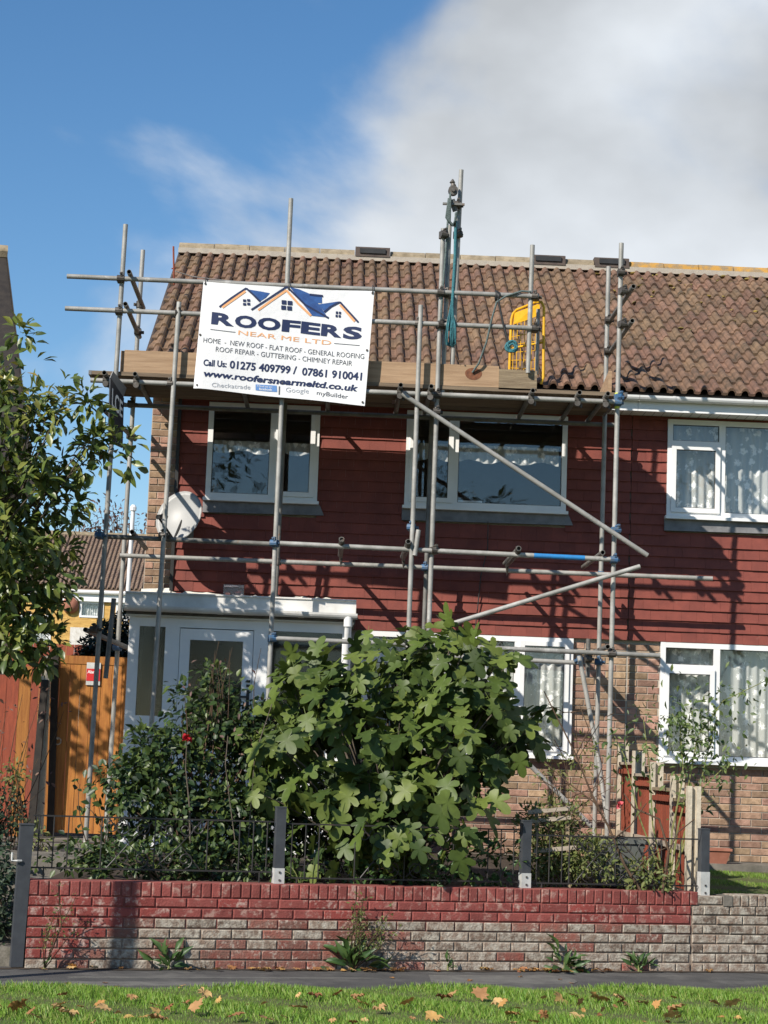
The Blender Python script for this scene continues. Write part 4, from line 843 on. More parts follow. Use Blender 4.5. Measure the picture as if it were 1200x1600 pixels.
bo = {'R': (148, 320, 282, 334), 'O': (285, 334, 412, 346), 'O2': (418, 344, 552, 356), 'F': (560, 356, 668, 364), 'E': (672, 364, 785, 378), 'R2': (790, 378, 912, 394), 'S': (918, 398, 1030, 406)}
for k, (xa, ya, xb, yb) in bo.items(): btext('headline_letter', k[0], (xa, ya), (xb, yb), 66 if k not in ('S',) else 68, 'navy', .045)
btext('subtitle', 'NEAR ME LTD', (306, 386), (850, 440), 27, 'orange', 0)
g = G(); bstroke(g, seg((143, 356), (290, 372)), 4); bstroke(g, seg((868, 430), (1018, 445)), 4); g.build('rule_line', MT['greyprint'], BN)
btext('service_line', 'HOME  -  NEW ROOF - FLAT ROOF - GENERAL ROOFING', (100, 434), (1043, 526), 30, 'greyprint', 0)
btext('service_line', 'ROOF REPAIR - GUTTERING - CHIMNEY REPAIR', (172, 488), (972, 566), 30, 'greyprint', 0)
btext('phone_line', 'Call Us:', (98, 572), (234, 582), 36, 'navy', .03); btext('phone_line', '01275 409799 /', (252, 586), (645, 616), 44, 'navy', .03); btext('phone_line', '07861 910041', (676, 622), (1028, 652), 44, 'navy', .03)
btext('web_line', 'www.roofersnearmeltd.co.uk', (98, 636), (1004, 718), 36, 'navy', .035, .15)
btext('partner_line', 'Checkatrade', (146, 700), (372, 710), 26, 'palegrey'); btext('partner_line', 'Google', (580, 724), (716, 734), 28, 'palegrey'); btext('partner_line', 'myBuilder', (762, 742), (946, 764), 26, 'greyprint', .005)
bpoly('badge', [(404, 680), (460, 682), (528, 686), (530, 724), (470, 720), (404, 714)], 'fbblue'); btext('partner_line', 'f Find us on', (412, 694), (500, 699), 10, 'whiteprint', .0, off=.005); btext('partner_line', 'facebook', (424, 712), (500, 717), 13, 'whiteprint', .01, off=.005)
g = G(); bstroke(g, seg((544, 690), (542, 740), 4), 8); g.build('rule_line', MT['greyprint'], BN)
ge = G()
for u_, v_ in ((.012, .02), (.99, .02), (.985, .97), (.02, .97), (.01, .5), (.985, .52), (.5, .015)):
    p = Vector(ban(u_, v_, .003)); ge.tube([p, p + Vector((0, -.006, 0))], .011, 8)
ge.build('eyelet', MT['coupler'], BN)
gt = G()
for u_ in (.012, .5, .99):
    p = Vector(ban(u_, .015)); gt.tube([p + Vector((0, -.012, 0)), Vector((p.x, YO - .085, 6.30)), Vector((p.x + .01, YO - .02, 6.29)), Vector((p.x + .005, YO - .03, 6.24)), p + Vector((0, .01, 0))], .005, 5)
gt.build('tie', MT['black'], BN)

# ------------------------------------------------------------------ yellow gate, ropes and hoist
YG = empty('loading_gate', P(822, 590, YO), 'yellow scaffold loading gate with mesh infill standing on the deck', 'gate')
def yp(x, y, k): return P(x, y, YO + .10 + .30 * (1 - k))
g = G(); g.tube([yp(796, 578, 0), yp(799, 500, 0), yp(802, 490, 0), yp(808, 484, .1), yp(838, 472, .8), yp(846, 472, 1), yp(850, 480, 1), yp(849, 590, 1), yp(845, 600, 1)], .015, 8); g.tube([yp(796, 545, 0), yp(848, 535, 1)], .012, 6); g.build('frame', MT['yellow'], YG, smooth=True)
q = [yp(804, 489, .05), yp(843, 474, .9), yp(844, 492, .9), yp(826, 499, .5), yp(802, 507, .05)]
G().add([*q, *[p + Vector((0, .012, 0)) for p in q]], [(0, 1, 2, 3, 4), (9, 8, 7, 6, 5)] + [(i, i + 5, (i + 1) % 5 + 5, (i + 1) % 5) for i in range(5)]).build('top_panel', MT['yellow'], YG)
for i in range(8):
    k = (i + .7) / 8.6; x = 799 + 49 * k
    g = G(); g.tube([yp(x, 506 - 12 * k, k), yp(x - 2, 578 + 12 * k, k)], .0045, 5); g.build('bar', MT['yellow'], YG)
for j in range(6):
    g = G(); g.tube([yp(798, 515 + j * 12, 0), yp(848, 502 + j * 15, 1)], .0035, 5); g.build('wire', MT['yellow'], YG)
g = G(); g.tube([yp(841, 483, .93), yp(839, 585, .93)], .02, 8); g.build('hinge_tube', MT['steel'], YG, smooth=True)
RP = empty('hoist', P(708, 300, YO), 'rope hoist with pulley and grey rope near the top of the tallest pole', 'hoist')
pc = P(708, 298, YO + .02); g = G(); n_ = 14
for rr_, w in ((.052, .045),):
    g.tube([pc + Vector((0, -.03, 0)), pc + Vector((0, .03, 0))], .05, 12); g.tube([pc + Vector((0, -.05, 0)), pc + Vector((0, .05, 0))], .022, 8)
g.tube([pc + Vector((0, 0, .05)), pc + Vector((-.005, 0, .075)), pc + Vector((-.01, 0, .085)), pc + Vector((-.008, 0, .12))], [.03, .02, .03, .006], 8)
g.build('pulley', MT['coupler'], RP)
g = G(); g.tube([P(706, 312, YO + .04), P(712, 330, YO + .06)], .03, 8); g.box(pc.x - .10, pc.x + .12, YO + .0, YO + .03, pc.z - .15, pc.z - .13); g.build('bracket', MT['steel_dark'], RP)
g = G(); g.tube([P(704, 300, YO), P(700, 340, YO - .02), P(696, 400, YO - .02), P(692, 450, YO - .02), P(688, 505, YO - .03)], .012, 6)
for k in range(4): g.tube([P(701 + k, 310, YO - .03), P(697 + 2 * k, 340 + 2 * k, YO - .03), P(705 + 2 * k, 352 + k, YO - .03), P(712, 345 - 4 * k, YO - .03), P(713 + (k % 2), 332, YO - .02)], .011, 6)
g.build('rope', MT['rope_grey'], RP, smooth=True)
RB = empty('rope', P(705, 545, YO - .08), 'frayed teal rope hanging down the hoist pole', 'rope', 'ropes on the scaffold')
g = G(); g.tube([P(712, 345, YO - .02), P(711, 400, YO - .02), P(708, 450, YO - .06), P(706, 490, YO - .08)], .016, 7)
for k in range(22):
    a = random.uniform(-9, 9); g.tube([P(707 + a * .2, 468 + random.uniform(0, 30), YO - .08), P(705 + a * .8, 510 + random.uniform(-8, 8), YO - .10 + random.uniform(-.03, .03)), P(704 + a, 534 + random.uniform(-6, 8), YO - .09 + random.uniform(-.04, .04)), P(705 + a * .4, 541, YO - .08)], .006, 5)
g.build('strand', MT['rope_blue'], RB, smooth=True)
RC = empty('rope', P(800, 545, YO - .08), 'coiled teal rope tied with black cord to the top guard rail', 'rope', 'ropes on the scaffold')
g = G()
for k in range(6):
    c = P(799 + random.uniform(-2, 3), 541 + random.uniform(-2, 3), YO - .09); r_ = random.uniform(.035, .055); pts = [c + Vector((r_ * math.cos(t), .01 * math.sin(3 * t + k), r_ * math.sin(t))) for t in np.linspace(0, 6.28, 14)]; g.tube(pts, .011, 6)
g.build('coil', MT['rope_blue'], RC, smooth=True)
g = G(); g.tube([P(778, 466, YO - .085), P(786, 505, YO - .085), P(794, 535, YO - .085)], .012, 6)
for k in range(3): c = P(775 + 2 * k, 462 + k, YO - .05); g.tube([c + Vector((.0, .045 * math.cos(t), .045 * math.sin(t))) for t in np.linspace(0, 6.28, 10)], .012, 6)
g.build('cord', MT['black'], RC, smooth=True)
RD = empty('rope', P(740, 580, YO - .05), 'grey green rope slung from the guard rail down behind the toe board', 'rope', 'ropes on the scaffold')
g = G(); g.tube([P(830, 456, YO - .06), P(815, 455, YO - .08), P(790, 463, YO - .09), P(776, 472, YO - .085), P(768, 500, YO - .08), P(760, 535, YO - .07), P(748, 568, YO - .02), P(738, 582, YO + .015)], .011, 6); g.build('strand', MT['rope_grey'], RD, smooth=True)

# ------------------------------------------------------------------ garden wall
GW = empty('garden_wall', WPT(2.7, .05, 0), 'low front garden wall with red painted top courses', 'garden wall')
GN = empty('garden_wall', WPT(6.5, .05, 0), 'bare whitened brick garden wall continuing in front of the lawn', 'garden wall')
def wbox(s0, s1, o0, o1, z0, z1):
    return G().hexa([WPT(s0, o0, z0), WPT(s1, o0, z0), WPT(s1, o1, z0), WPT(s0, o1, z0), WPT(s0, o0, z1), WPT(s1, o0, z1), WPT(s1, o1, z1), WPT(s0, o1, z1)])
wbox(.006, 5.41, .012, .205, -.1, .30).build('mortar', MT['wallmortar'], GW); wbox(.004, 5.412, .011, .206, .301, .643).build('mortar', MT['paintmortar'], GW)
wbox(5.415, 12, .012, .205, -.1, .60).build('mortar', MT['wallmortar'], GN)
def wm(nm, mk, L_=.228, H_=.066): return brick_mesh(nm, MT[mk], L_, .10, H_, .006)
BM = {k: wm('brick', k) for k in ('paintbrick', 'paintflake', 'rawbrick', 'mixbrick')}
HB = {k: brick_mesh('brick', MT[k], .066, .215, .106, .005) for k in ('paintbrick', 'rawbrick')}
rz = Euler((0, 0, SA))
def wbrick(par, me, s0, s1, z, base):
    w = s1 - s0 - .011; o = inst(me, 'brick', WPT((s0 + s1) / 2, .05 + random.uniform(-.003, .003), z), par, (random.uniform(-.01, .01), random.uniform(-.004, .004), SA + random.uniform(-.006, .006)), (w / base, 1, 1)); return o
zc = [.025 + .076 * i for i in range(8)]     # centres of 7 stretcher courses (bottom first is a plinth)
step = {6: 9.9, 5: 9.9, 4: .62, 3: .50, 2: .38, 1: .26, 0: 0}
for r_ in range(7):
    z = .03 + .077 * r_; s = -.12 if r_ % 2 else 0.0
    while s < 12:
        a, b = max(s, 0), s + .24
        par = GW
        if a < 5.41 < b:
            if 5.41 - a > .06: wbrick(GW, BM['paintbrick' if r_ >= 5 else 'rawbrick'], a, 5.41, z, .228)
            if b - 5.42 > .06: wbrick(GN, BM['rawbrick'], 5.42, b, z, .228)
        elif b - a > .05:
            if a >= 5.41: par = GN; k = 'rawbrick'
            elif r_ >= 5: k = 'paintflake' if (a < .9 or random.random() < .15) else 'paintbrick'
            elif a < step.get(r_, 0): k = 'paintflake'
            else: k = 'mixbrick' if random.random() < (.45 if a < 2.6 else .16) else 'rawbrick'
            if b < 9: wbrick(par, BM[k], a, b, z, .228)
        s += .24
s = 0
while s < 5.40:
    inst(HB['paintbrick'], 'brick', WPT(s + .038, .108 + random.uniform(-.003, .003), .588 + random.uniform(-.002, .002)), GW, (random.uniform(-.01, .01), random.uniform(-.012, .012), SA + random.uniform(-.01, .01))); s += .0771
s = 5.44
wbrick(GN, BM['rawbrick'], 5.42, 5.70, .575, .228)
G().hexa([WPT(5.70, -.006, .53), WPT(5.78, -.006, .53), WPT(5.78, .2, .53), WPT(5.70, .2, .53), WPT(5.70, -.006, .615), WPT(5.78, -.006, .615), WPT(5.78, .2, .615), WPT(5.70, .2, .615)]).build('coping_joint', MT['concrete'], GN)
s = 5.82
while s < 9:
    inst(HB['rawbrick'], 'brick', WPT(s, .108, .575), GN, (0, 0, SA), (1, 1, .85)); s += .0785
# posts on the wall
def post(s, z0, z1, label, shoe=.12, h=.037, off=.12, m='grey_paint'):
    t = empty('fence_post', WPT(s, off, z0), label, 'post', 'grey posts of the railing'); g = G()
    e, f = U * h, NN * h
    G().obox(WPT(s, off, (z0 + shoe + z1) / 2), e, f, (0, 0, (z1 - z0 - shoe) / 2)).build('shaft', MT[m], t)
    G().obox(WPT(s, off, z1 + .004), e * 1.06, f * 1.06, (0, 0, .005)).build('cap', MT[m], t)
    if shoe:
        G().obox(WPT(s, off, z0 + shoe / 2 - .01), e * 1.10, f * 1.10, (0, 0, shoe / 2 + .01)).build('shoe', MT['white_metal'], t)
        for z in (.03, .09): G().obox(WPT(s, off - h * 1.1 - .003, z0 + z), U * .007, NN * .004, (0, 0, .007)).build('bolt', MT['coupler'], t)
    return t
def s_of(x, y, off): p = PWALL(x, y, off); return (p - A0).dot(U), p.z
sp1, z1a = s_of(439, 1262, .12); sp2, z2a = s_of(822, 1283, .12); sp3, z3a = s_of(1100, 1296, .12)
post(sp1, .64, z1a, 'grey square post with pale shoe under the fig leaves'); post(sp2, .64, z2a, 'grey square post with pale shoe beside the bleached slats'); post(sp3, .60, z3a, 'grey square post with bolted shoe against the concrete fence post', .20)
t = empty('fence_post', WPT(-.07, .05, 0), 'tall leaning grey post at the open end of the red wall', 'post', 'grey posts of the railing')
pa, pb = PWALL(26, 1511, -.0), PWALL(43, 1289, -.0)
G().hexa([pa + U * -.045, pa + U * .045, pa + U * .045 + NN * .09, pa - U * .045 + NN * .09, pb - U * .05, pb + U * .05, pb + U * .05 + NN * .09, pb - U * .05 + NN * .09]).build('shaft', MT['grey_paint'], t)
G().obox(pb + NN * .045 + Vector((0, 0, .004)), U * .055, NN * .05, (0, 0, .005)).build('cap', MT['grey_paint'], t)
g = G(); pl = PWALL(27, 1345, -.02); g.tube([pl + Vector((-.04, 0, .06)), pl + Vector((-.04, 0, 0)), pl + Vector((.0, .0, 0)), pl + Vector((.03, .02, 0))], .008, 6); g.build('latch', MT['white_metal'], t)
# wrought iron railing panels
def spiral(c, r0, turns, ang, flip=1, n=22):
    pts = []
    for i in range(n):
        t_ = i / (n - 1); a = ang + flip * turns * 2 * math.pi * t_; r_ = r0 * (1 - .82 * t_); pts.append(c + U * (r_ * math.cos(a)) + Vector((0, 0, r_ * math.sin(a))))
    return pts
def railing(s0, s1, zt, zb, label, off=.12):
    t = empty('railing', WPT((s0 + s1) / 2, off, zb - .1), label, 'railing', 'wrought iron railing panels'); L_ = s1 - s0; W3 = lambda s, z: WPT(s, off, z)
    for z in (zt, zb): g = G(); g.obox(W3((s0 + s1) / 2, z), U * (L_ / 2), NN * .004, (0, 0, .006)); g.build('rail', MT['iron'], t)
    cs = (s0 + s1) / 2; hw = min(.36, L_ * .27)
    for s in (s0 + .05, s0 + .16, s0 + .27, s1 - .05, s1 - .16, s1 - .27, cs - hw - .05, cs + hw + .05, cs):
        if cs - hw < s < cs + hw and s != cs: continue
        g = G(); g.tube([W3(s, zt), W3(s, zb)], .0055, 6); g.build('bar', MT['iron'], t)
    for s in (s0 + .10, s1 - .10): 
        g = G(); g.tube([W3(s, zb), W3(s, zb - .10)], .006, 6); g.build('foot', MT['iron'], t)
    H2 = zt - zb
    for sg in (-1, 1):
        for k, (cx, cz, r_, an, fl) in enumerate(((.10, .80, .065, 1.5, 1), (.24, .80, .065, 1.5, -1), (.33, .82, .05, 1.5, -1), (.10, .20, .065, -1.5, -1), (.24, .20, .065, -1.5, 1))):
            if cx > hw: continue
            g = G(); g.tube(spiral(W3(cs + sg * cx, zb + cz * H2), r_, 1.4, an if sg > 0 else math.pi - an, fl * sg), .005, 5); g.build('scroll', MT['iron'], t)
        g = G(); g.tube([W3(cs + sg * .02, zb + .06 * H2), W3(cs + sg * .20, zb + .5 * H2), W3(cs + sg * .02, zb + .94 * H2)], .005, 5); g.build('scroll', MT['iron'], t)
        g = G(); g.tube([W3(cs + sg * .36 * hw / .36, zb + .02 * H2), W3(cs + sg * .20, zb + .5 * H2), W3(cs + sg * .36 * hw / .36, zb + .98 * H2)], .005, 5); g.build('scroll', MT['iron'], t)
zt_, zb_ = s_of(240, 1279, .12)[1], s_of(240, 1359, .12)[1]
railing(.02, sp1 - .05, zt_, zb_, 'black wrought iron railing panel in front of the camellia and ferns')
zt2, zb2 = s_of(640, 1292, .12)[1], s_of(640, 1375, .12)[1]
railing(sp1 + .05, sp2 - .05, zt2, zb2, 'black wrought iron railing panel in front of the fig bush')
zt3, zb3 = s_of(960, 1308, .12)[1], s_of(960, 1382, .12)[1]
railing(sp2 + .05, sp3 - .05, zt3, zb3, 'black wrought iron railing panel in front of the grey green tub')

# ------------------------------------------------------------------ boundary fence on the right
BF = empty('boundary_fence', (3.13, -2.3, .6), 'red stained boundary fence stepping down between concrete posts', 'fence')
PY = [-4.20, -3.42, -2.32, -1.22, -.18]; PT = [1.50, 1.58, 1.70, 1.81, 1.90]
for y, zt in zip(PY, PT):
    g = G(); g.box(3.08, 3.115, y - .055, y + .055, .5, zt); g.box(3.155, 3.19, y - .055, y + .055, .5, zt); g.box(3.115, 3.155, y - .02, y + .02, .5, zt - .01); g.build('post', MT['concpost'], BF)
for i in range(4):
    y0_, y1_ = PY[i] + .06, PY[i + 1] - .06; top = PT[i] - .14 + .0; n_ = 8
    for k in range(n_):
        ya = y0_ + (y1_ - y0_) * k / n_; yb = y0_ + (y1_ - y0_) * (k + 1) / n_
        G().hexa([(3.118, ya + .003, .62), (3.130, ya + .003, .62), (3.130, yb - .001, .62), (3.122, yb - .001, .62), (3.118, ya + .003, top), (3.130, ya + .003, top), (3.130, yb - .001, top), (3.122, yb - .001, top)]).build('featherboard', MT['fencered'], BF)
    G().box(3.085, 3.16, y0_, y1_, top + .001, top + .028).build('capping', MT['board_grey'] if i < 2 else MT['slat'], BF)
    for z in (.95, ): G().box(3.085, 3.117, y0_, y1_, z, z + .045).build('rail', MT['slat'], BF)
    G().box(3.086, 3.117, y0_, y1_, top - .09, top - .045).build('rail', MT['fencered'], BF)

# ------------------------------------------------------------------ side gate, left fence
GT = empty('side_gate', (-2.45, -.3, .72), 'orange stained boarded side gate beside the porch', 'gate')
gx0, gx1, gz0, gz1 = -2.86, -2.0, .77, 2.50
n_ = 8
for k in range(n_):
    xa = gx0 + (gx1 - gx0) * k / n_; xb = gx0 + (gx1 - gx0) * (k + 1) / n_
    G().box(xa + .0025, xb - .0025, -.31 + random.uniform(-.001, .001), -.285, gz0, gz1).build('plank', MT['gatewood'], GT)
G().box(gx0, gx1, -.318, -.27, gz1 + .001, gz1 + .085).build('top_rail', MT['gatewood'], GT)
for z in (.9, 1.6, 2.35): G().box(gx0 + .02, gx1 - .02, -.284, -.25, z, z + .1).build('rail', MT['gatewood'], GT)
hp = P(90, 1158, -.33); g = G(); g.tube([hp + Vector((.035 * math.cos(t), 0, .035 * math.sin(t))) for t in np.linspace(0, 6.28, 14)], .008, 6); g.tube([hp + Vector((0, .02, .03)), hp + Vector((0, -.01, .03))], .015, 8); g.build('ring_handle', MT['slat'], GT)
t = empty('gate_post', (-2.92, -.3, .70), 'near black timber gate post beside the boarded gate', 'post')
q0_, q1_ = P(79, 1305, -.34), P(87, 1022, -.34); G().hexa([q0_ + Vector((-.04, 0, 0)), q0_ + Vector((.03, 0, 0)), q0_ + Vector((.03, .08, 0)), q0_ + Vector((-.04, .08, 0)), q1_ + Vector((-.04, 0, 0)), q1_ + Vector((.03, 0, 0)), q1_ + Vector((.03, .08, 0)), q1_ + Vector((-.04, .08, 0))]).build('shaft', MT['darkpost'], t)
t = empty('gate_post', (-3.1, -.5, .70), 'pale concrete post with dark timber strapped on beside the red fence', 'post')
q0_, q1_ = P(59, 1306, -.5), P(73, 1025, -.5); G().hexa([q0_ + Vector((-.045, 0, 0)), q0_ + Vector((.045, 0, 0)), q0_ + Vector((.045, .08, 0)), q0_ + Vector((-.045, .08, 0)), q1_ + Vector((-.045, 0, 0)), q1_ + Vector((.045, 0, 0)), q1_ + Vector((.045, .08, 0)), q1_ + Vector((-.045, .08, 0))]).build('shaft', MT['concpost'], t)
q0_, q1_ = P(46, 1306, -.6), P(69, 1062, -.56); G().hexa([q0_ + Vector((-.03, 0, 0)), q0_ + Vector((.04, 0, 0)), q0_ + Vector((.04, .06, 0)), q0_ + Vector((-.03, .06, 0)), q1_ + Vector((-.03, 0, 0)), q1_ + Vector((.04, 0, 0)), q1_ + Vector((.04, .06, 0)), q1_ + Vector((-.03, .06, 0))]).build('strapped_timber', MT['darkpost'], t)
LF = empty('fence', (-3.6, -.4, .6), 'red and orange boarded fence left of the side gate', 'fence')
x = -4.9
while x < -3.03:
    x1 = min(x + .125, -3.0); m = 'fencered' if x < -3.27 else 'gatewood'; ztop = 2.36 if x < -3.27 else 2.45
    G().box(x + .002, x1 - .002, -.42, -.40 + random.uniform(-.004, .004), .6, ztop + random.uniform(-.004, .004)).build('plank', MT[m], LF); x = x1
G().box(-4.9, -3.03, -.395, -.36, 2.1, 2.18).build('rail', MT['fencered'], LF); G().box(-4.9, -3.03, -.395, -.36, .9, .98).build('rail', MT['fencered'], LF)
AS = empty('alarm_sign', P(146, 1068, -.33), 'small red and silver alarm warning sign fixed to the boarded gate', 'sign')
a_, b_ = P(136, 1035, -.322), P(156, 1071, -.322)
G().box(a_.x, b_.x, -.330, -.3185, b_.z, a_.z).build('plate', MT['white_metal'], AS)
zz0, zz1 = P(146, 1064, -.322).z, P(146, 1045, -.322).z; G().box(a_.x + .003, b_.x - .003, -.3335, -.3302, zz0, zz1).build('red_panel', MT['redsign'], AS)
def flat_text(txt, x0, x1, zb, h, y, m, par, bold=.01):
    V, Fc = text_geo(txt, bold); g = G(); w = V[:, 0].max() - V[:, 0].min(); g.add([(x0 + (x1 - x0) * (vx - V[:, 0].min()) / w, y, zb + vy / .7 * h) for vx, vy, _ in V], Fc); return g.build('lettering', MT[m], par)
flat_text('Alarm', a_.x + .012, b_.x - .03, zz1 - .048, .032, -.3345, 'whiteprint', AS, .02)

# ------------------------------------------------------------------ neighbour on the left and houses behind
NH = empty('house', (-4.6, 2, .5), 'dark gable edge of the house behind the evergreen tree', 'house')
r_e, r_r = P(52, 760, -.4), P(9, 398, 3.4)
vdir = (r_r - r_e); wd = Vector((-math.cos(rad(12)), -math.sin(rad(12)), 0)) * 7
th = Vector((0, 0, -.14))
rd = r_r + Vector((-vdir.x * 1.0, 0, 0)) + Vector((0, vdir.y, -vdir.z)) + Vector((-.0, 0, 0))
G().hexa([r_e + th, r_r + th, r_r + wd + th, r_e + wd + th, r_e, r_r, r_r + wd, r_e + wd]).build('roof', MT['darkpost'], NH)  # brown roof coloured near black, its shade put into the colour
g = G(); ws = Vector((-.12, .0, 0)); pf = r_e + ws + Vector((.12, .5, 0)); pb_ = Vector((r_r.x - .15, r_r.y, 0))
c0 = Vector((r_e.x - .22, r_e.y + .35, 0)); c1 = Vector((r_r.x - .22, r_r.y, 0)); c2 = c1 + (c1 - c0)
zf = r_e.z + vdir.z * .1 - .15
def vz(p, z): return Vector((p.x, p.y, z))
w7 = wd * .98
g.add([vz(c0, .4), vz(c1, .4), vz(c1, r_r.z - .16), vz(c0, zf), vz(c0 + w7, .4), vz(c1 + w7, .4), vz(c1 + w7, r_r.z - .16), vz(c0 + w7, zf)], [(0, 1, 2, 3), (7, 6, 5, 4), (0, 3, 7, 4), (1, 5, 6, 2), (3, 2, 6, 7), (0, 4, 5, 1)])
g.build('wall', MT['vent'], NH)  # dark wall colour likewise stands in for the gable's shade
g = G(); g.tube([r_r + Vector((.02, 0, .02)), r_r + wd + Vector((0, 0, .02))], .10, 8); g.build('ridge_tile', MT['ridge'], NH)
G().hexa([r_e + Vector((0, -.02, -.24)), r_r + Vector((0, -.02, -.24)), r_r + Vector((-.03, 0, -.24)), r_e + Vector((-.03, 0, -.24)), r_e + Vector((.02, -.02, .01)), r_r + Vector((.02, -.02, .01)), r_r + Vector((-.03, 0, -.142)), r_e + Vector((-.03, 0, -.142))]).build('bargeboard', MT['darkpost'], NH)  # shaded bargeboard, darkness painted in
BH = empty('house', (-9, 46, .5), 'yellow brick house with brown tiled roof seen beyond the boarded gate', 'house')
by = 45.0
bw1 = (-10.4, -9.15, 4.9, 6.05); bw2 = (-8.25, -7.45, 6.02, 6.55); bw3 = (-7.05, -6.5, 6.02, 6.55)
wall_holes(-17, -1.5, .4, 6.65, [bw1, bw2, bw3], by, by + .25).build('wall', MT['ybrick'], BH)
# string courses of brick in low relief
gb = G()
for i in range(58):
    z = 2.6 + i * .07
    for x in np.arange(-12 + (.11 if i % 2 else 0), -4.5, .225):
        if random.random() < .5 and not any(w[0] - .2 < x < w[1] and w[2] - .05 < z < w[3] + .02 for w in (bw1, bw2, bw3)): gb.box(x, x + .21, by - .006, by + .01, z, z + .055)
gb.build('bricks', mat('yellow_brick_face', (.66, .43, .14), (.50, .29, .08), 4, rough=.9), BH, kind='stuff')
for w in (bw1, bw2, bw3):
    g = G(); f_ = .07
    g.box(w[0], w[0] + f_, by - .03, by + .08, w[2], w[3]); g.box(w[1] - f_, w[1], by - .03, by + .08, w[2], w[3]); g.box(w[0] + f_, w[1] - f_, by - .029, by + .08, w[2], w[2] + f_); g.box(w[0] + f_, w[1] - f_, by - .029, by + .08, w[3] - f_, w[3])
    o = g.build('window', MT['upvc'], BH); G().box(w[0] + f_ - .01, w[1] - f_ + .01, by + .02, by + .03, w[2] + f_ - .01, w[3] - f_ + .01).build('pane', MT['glass'], o)
    vs = []; fs = []; n_ = 40
    for i in range(n_ + 1):
        x = w[0] + (w[1] - w[0]) * i / n_; y = by + .12 + .03 * math.sin(i * 1.7); vs += [(x, y, w[2]), (x, y, w[3])]
    fs = [(2 * i, 2 * i + 2, 2 * i + 3, 2 * i + 1) for i in range(n_)]
    gg = G(); gg.add(vs, fs); gg.build('net_curtain', MT['lace'], o)
    G().box(w[0] - .1, w[1] + .1, by + .26, by + 1.5, w[2] - .1, w[3] + .05).build('room_lining', MT['room'], o)
G().box(-17, -1.5, by - .12, by - .02, 6.55, 6.95).build('fascia', MT['upvc'], BH); g = G(); g.tube([(-17, by - .18, 6.86), (-1.5, by - .18, 6.86)], .07, 8); g.build('gutter', MT['upvc'], BH)
bez, brz, bey, bry = 6.95, 9.15, by - .2, by + 4.0
G().hexa([(-17, bey, bez - .1), (-1.5, bey, bez - .1), (-1.5, bry, brz - .1), (-17, bry, brz - .1), (-17, bey, bez), (-1.5, bey, bez), (-1.5, bry, brz), (-17, bry, brz)]).build('roof', MT['bgtile'], BH)
bsl = math.atan2(brz - bez, bry - bey); gr = G(); rows = 13; bl = math.hypot(brz - bez, bry - bey) / rows
tv = roman_mesh()
for r_ in range(rows):
    for x in np.arange(-12.5, -4.2, .30):
        vv = np.array(tv.v) * np.array([1, bl * 1.08 / .41, 1.25]); ca, sa = math.cos(bsl - .05), math.sin(bsl - .05)
        y0_ = bey + r_ * bl * math.cos(bsl) - .03 * math.sin(bsl); z0_ = bez + r_ * bl * math.sin(bsl) + .04
        gr.add([(x + a, y0_ + b * ca - c * sa, z0_ + b * sa + c * ca) for a, b, c in vv], tv.f)
gr.build('roof_tiles', MT['bgtile'], BH, kind='stuff')
g = G(); g.tube([(-17, bry, brz + .05), (-1.5, bry, brz + .05)], .12, 8); g.build('ridge_tile', MT['ridge'], BH)
G().hexa([(-17, bry, brz), (-1.5, bry, brz), (-1.5, by + 8, bez), (-17, by + 8, bez), (-17, bry, brz - .1), (-1.5, bry, brz - .1), (-1.5, by + 8, bez - .1), (-17, by + 8, bez - .1)][::1]).build('roof', MT['bgtile'], BH)
t = P(345 / 2.96, 470 / 2.96 + 780, by - .1); g = G(); g.lathe([(0, 0), (.28, 0), (.28, .1), (.1, .2), (0, .2)], n=12); inst(g.mesh('wall_light', MT['terracotta'], True), 'alarm_box', P(110, 946, by - .02), BH, (1.57, 0, 0), 1.0)
t = P(205, 1000, 12); VP = empty('vent_pipe', (t.x, 12, 0), 'slim white pipe with cowl standing beyond the scaffold poles', 'pipe')
g = G(); tp = P(208, 798, 12); g.tube([(tp.x - .06, 12, -.05), (tp.x, 12, tp.z)], .036, 8); g.build('shaft', MT['upvc'], VP, smooth=True)
g = G(); g.tube([tp, tp + Vector((0, 0, .06)), tp + Vector((0, 0, .10))], [.055, .055, .03], 8); g.build('cowl', MT['upvc'], VP)
WB = P(130, 1005, 30); t = G().box(WB.x - .35, WB.x + .25, 30, 30.5, -.05, WB.z + .4).build('garden_shed_wall', MT['flash_white'], label='white rendered low block in front of the yellow brick house', cat='wall')
t = empty('fence', (-9, 28, 0), 'distant red brown fence below the yellow brick house', 'fence')
for i in range(24): G().box(-8.4 + i * .2, -8.21 + i * .2, 28, 28.03, -.05, P(90, 1010, 28).z + .06).build('plank', MT['fencered'], t)

# ------------------------------------------------------------------ street lamp column off frame, its shadow falls on the wall
LPp = PZ(-32, 1530, 0) - Vector((.69, .72, 0)) * 1.75
LP = empty('lamp_column', (LPp.x, LPp.y, 0), 'grey street lamp column standing on the grass verge', 'street lamp')
g = G(); g.tube([(LPp.x, LPp.y, -.05), (LPp.x, LPp.y, 1.3), (LPp.x, LPp.y, 1.36), (LPp.x, LPp.y, 5.2)], [.10, .10, .06, .04], 14); g.build('column', MT['grey_paint'], LP, smooth=True)
g = G(); g.tube([(LPp.x, LPp.y, 5.15), (LPp.x + .05, LPp.y - .15, 5.4), (LPp.x + .1, LPp.y - .5, 5.45)], .03, 8); g.build('arm', MT['grey_paint'], LP)
G().box(LPp.x - .02, LPp.x + .22, LPp.y - 1.0, LPp.y - .48, 5.40, 5.5).build('lantern', MT['signgrey'], LP)

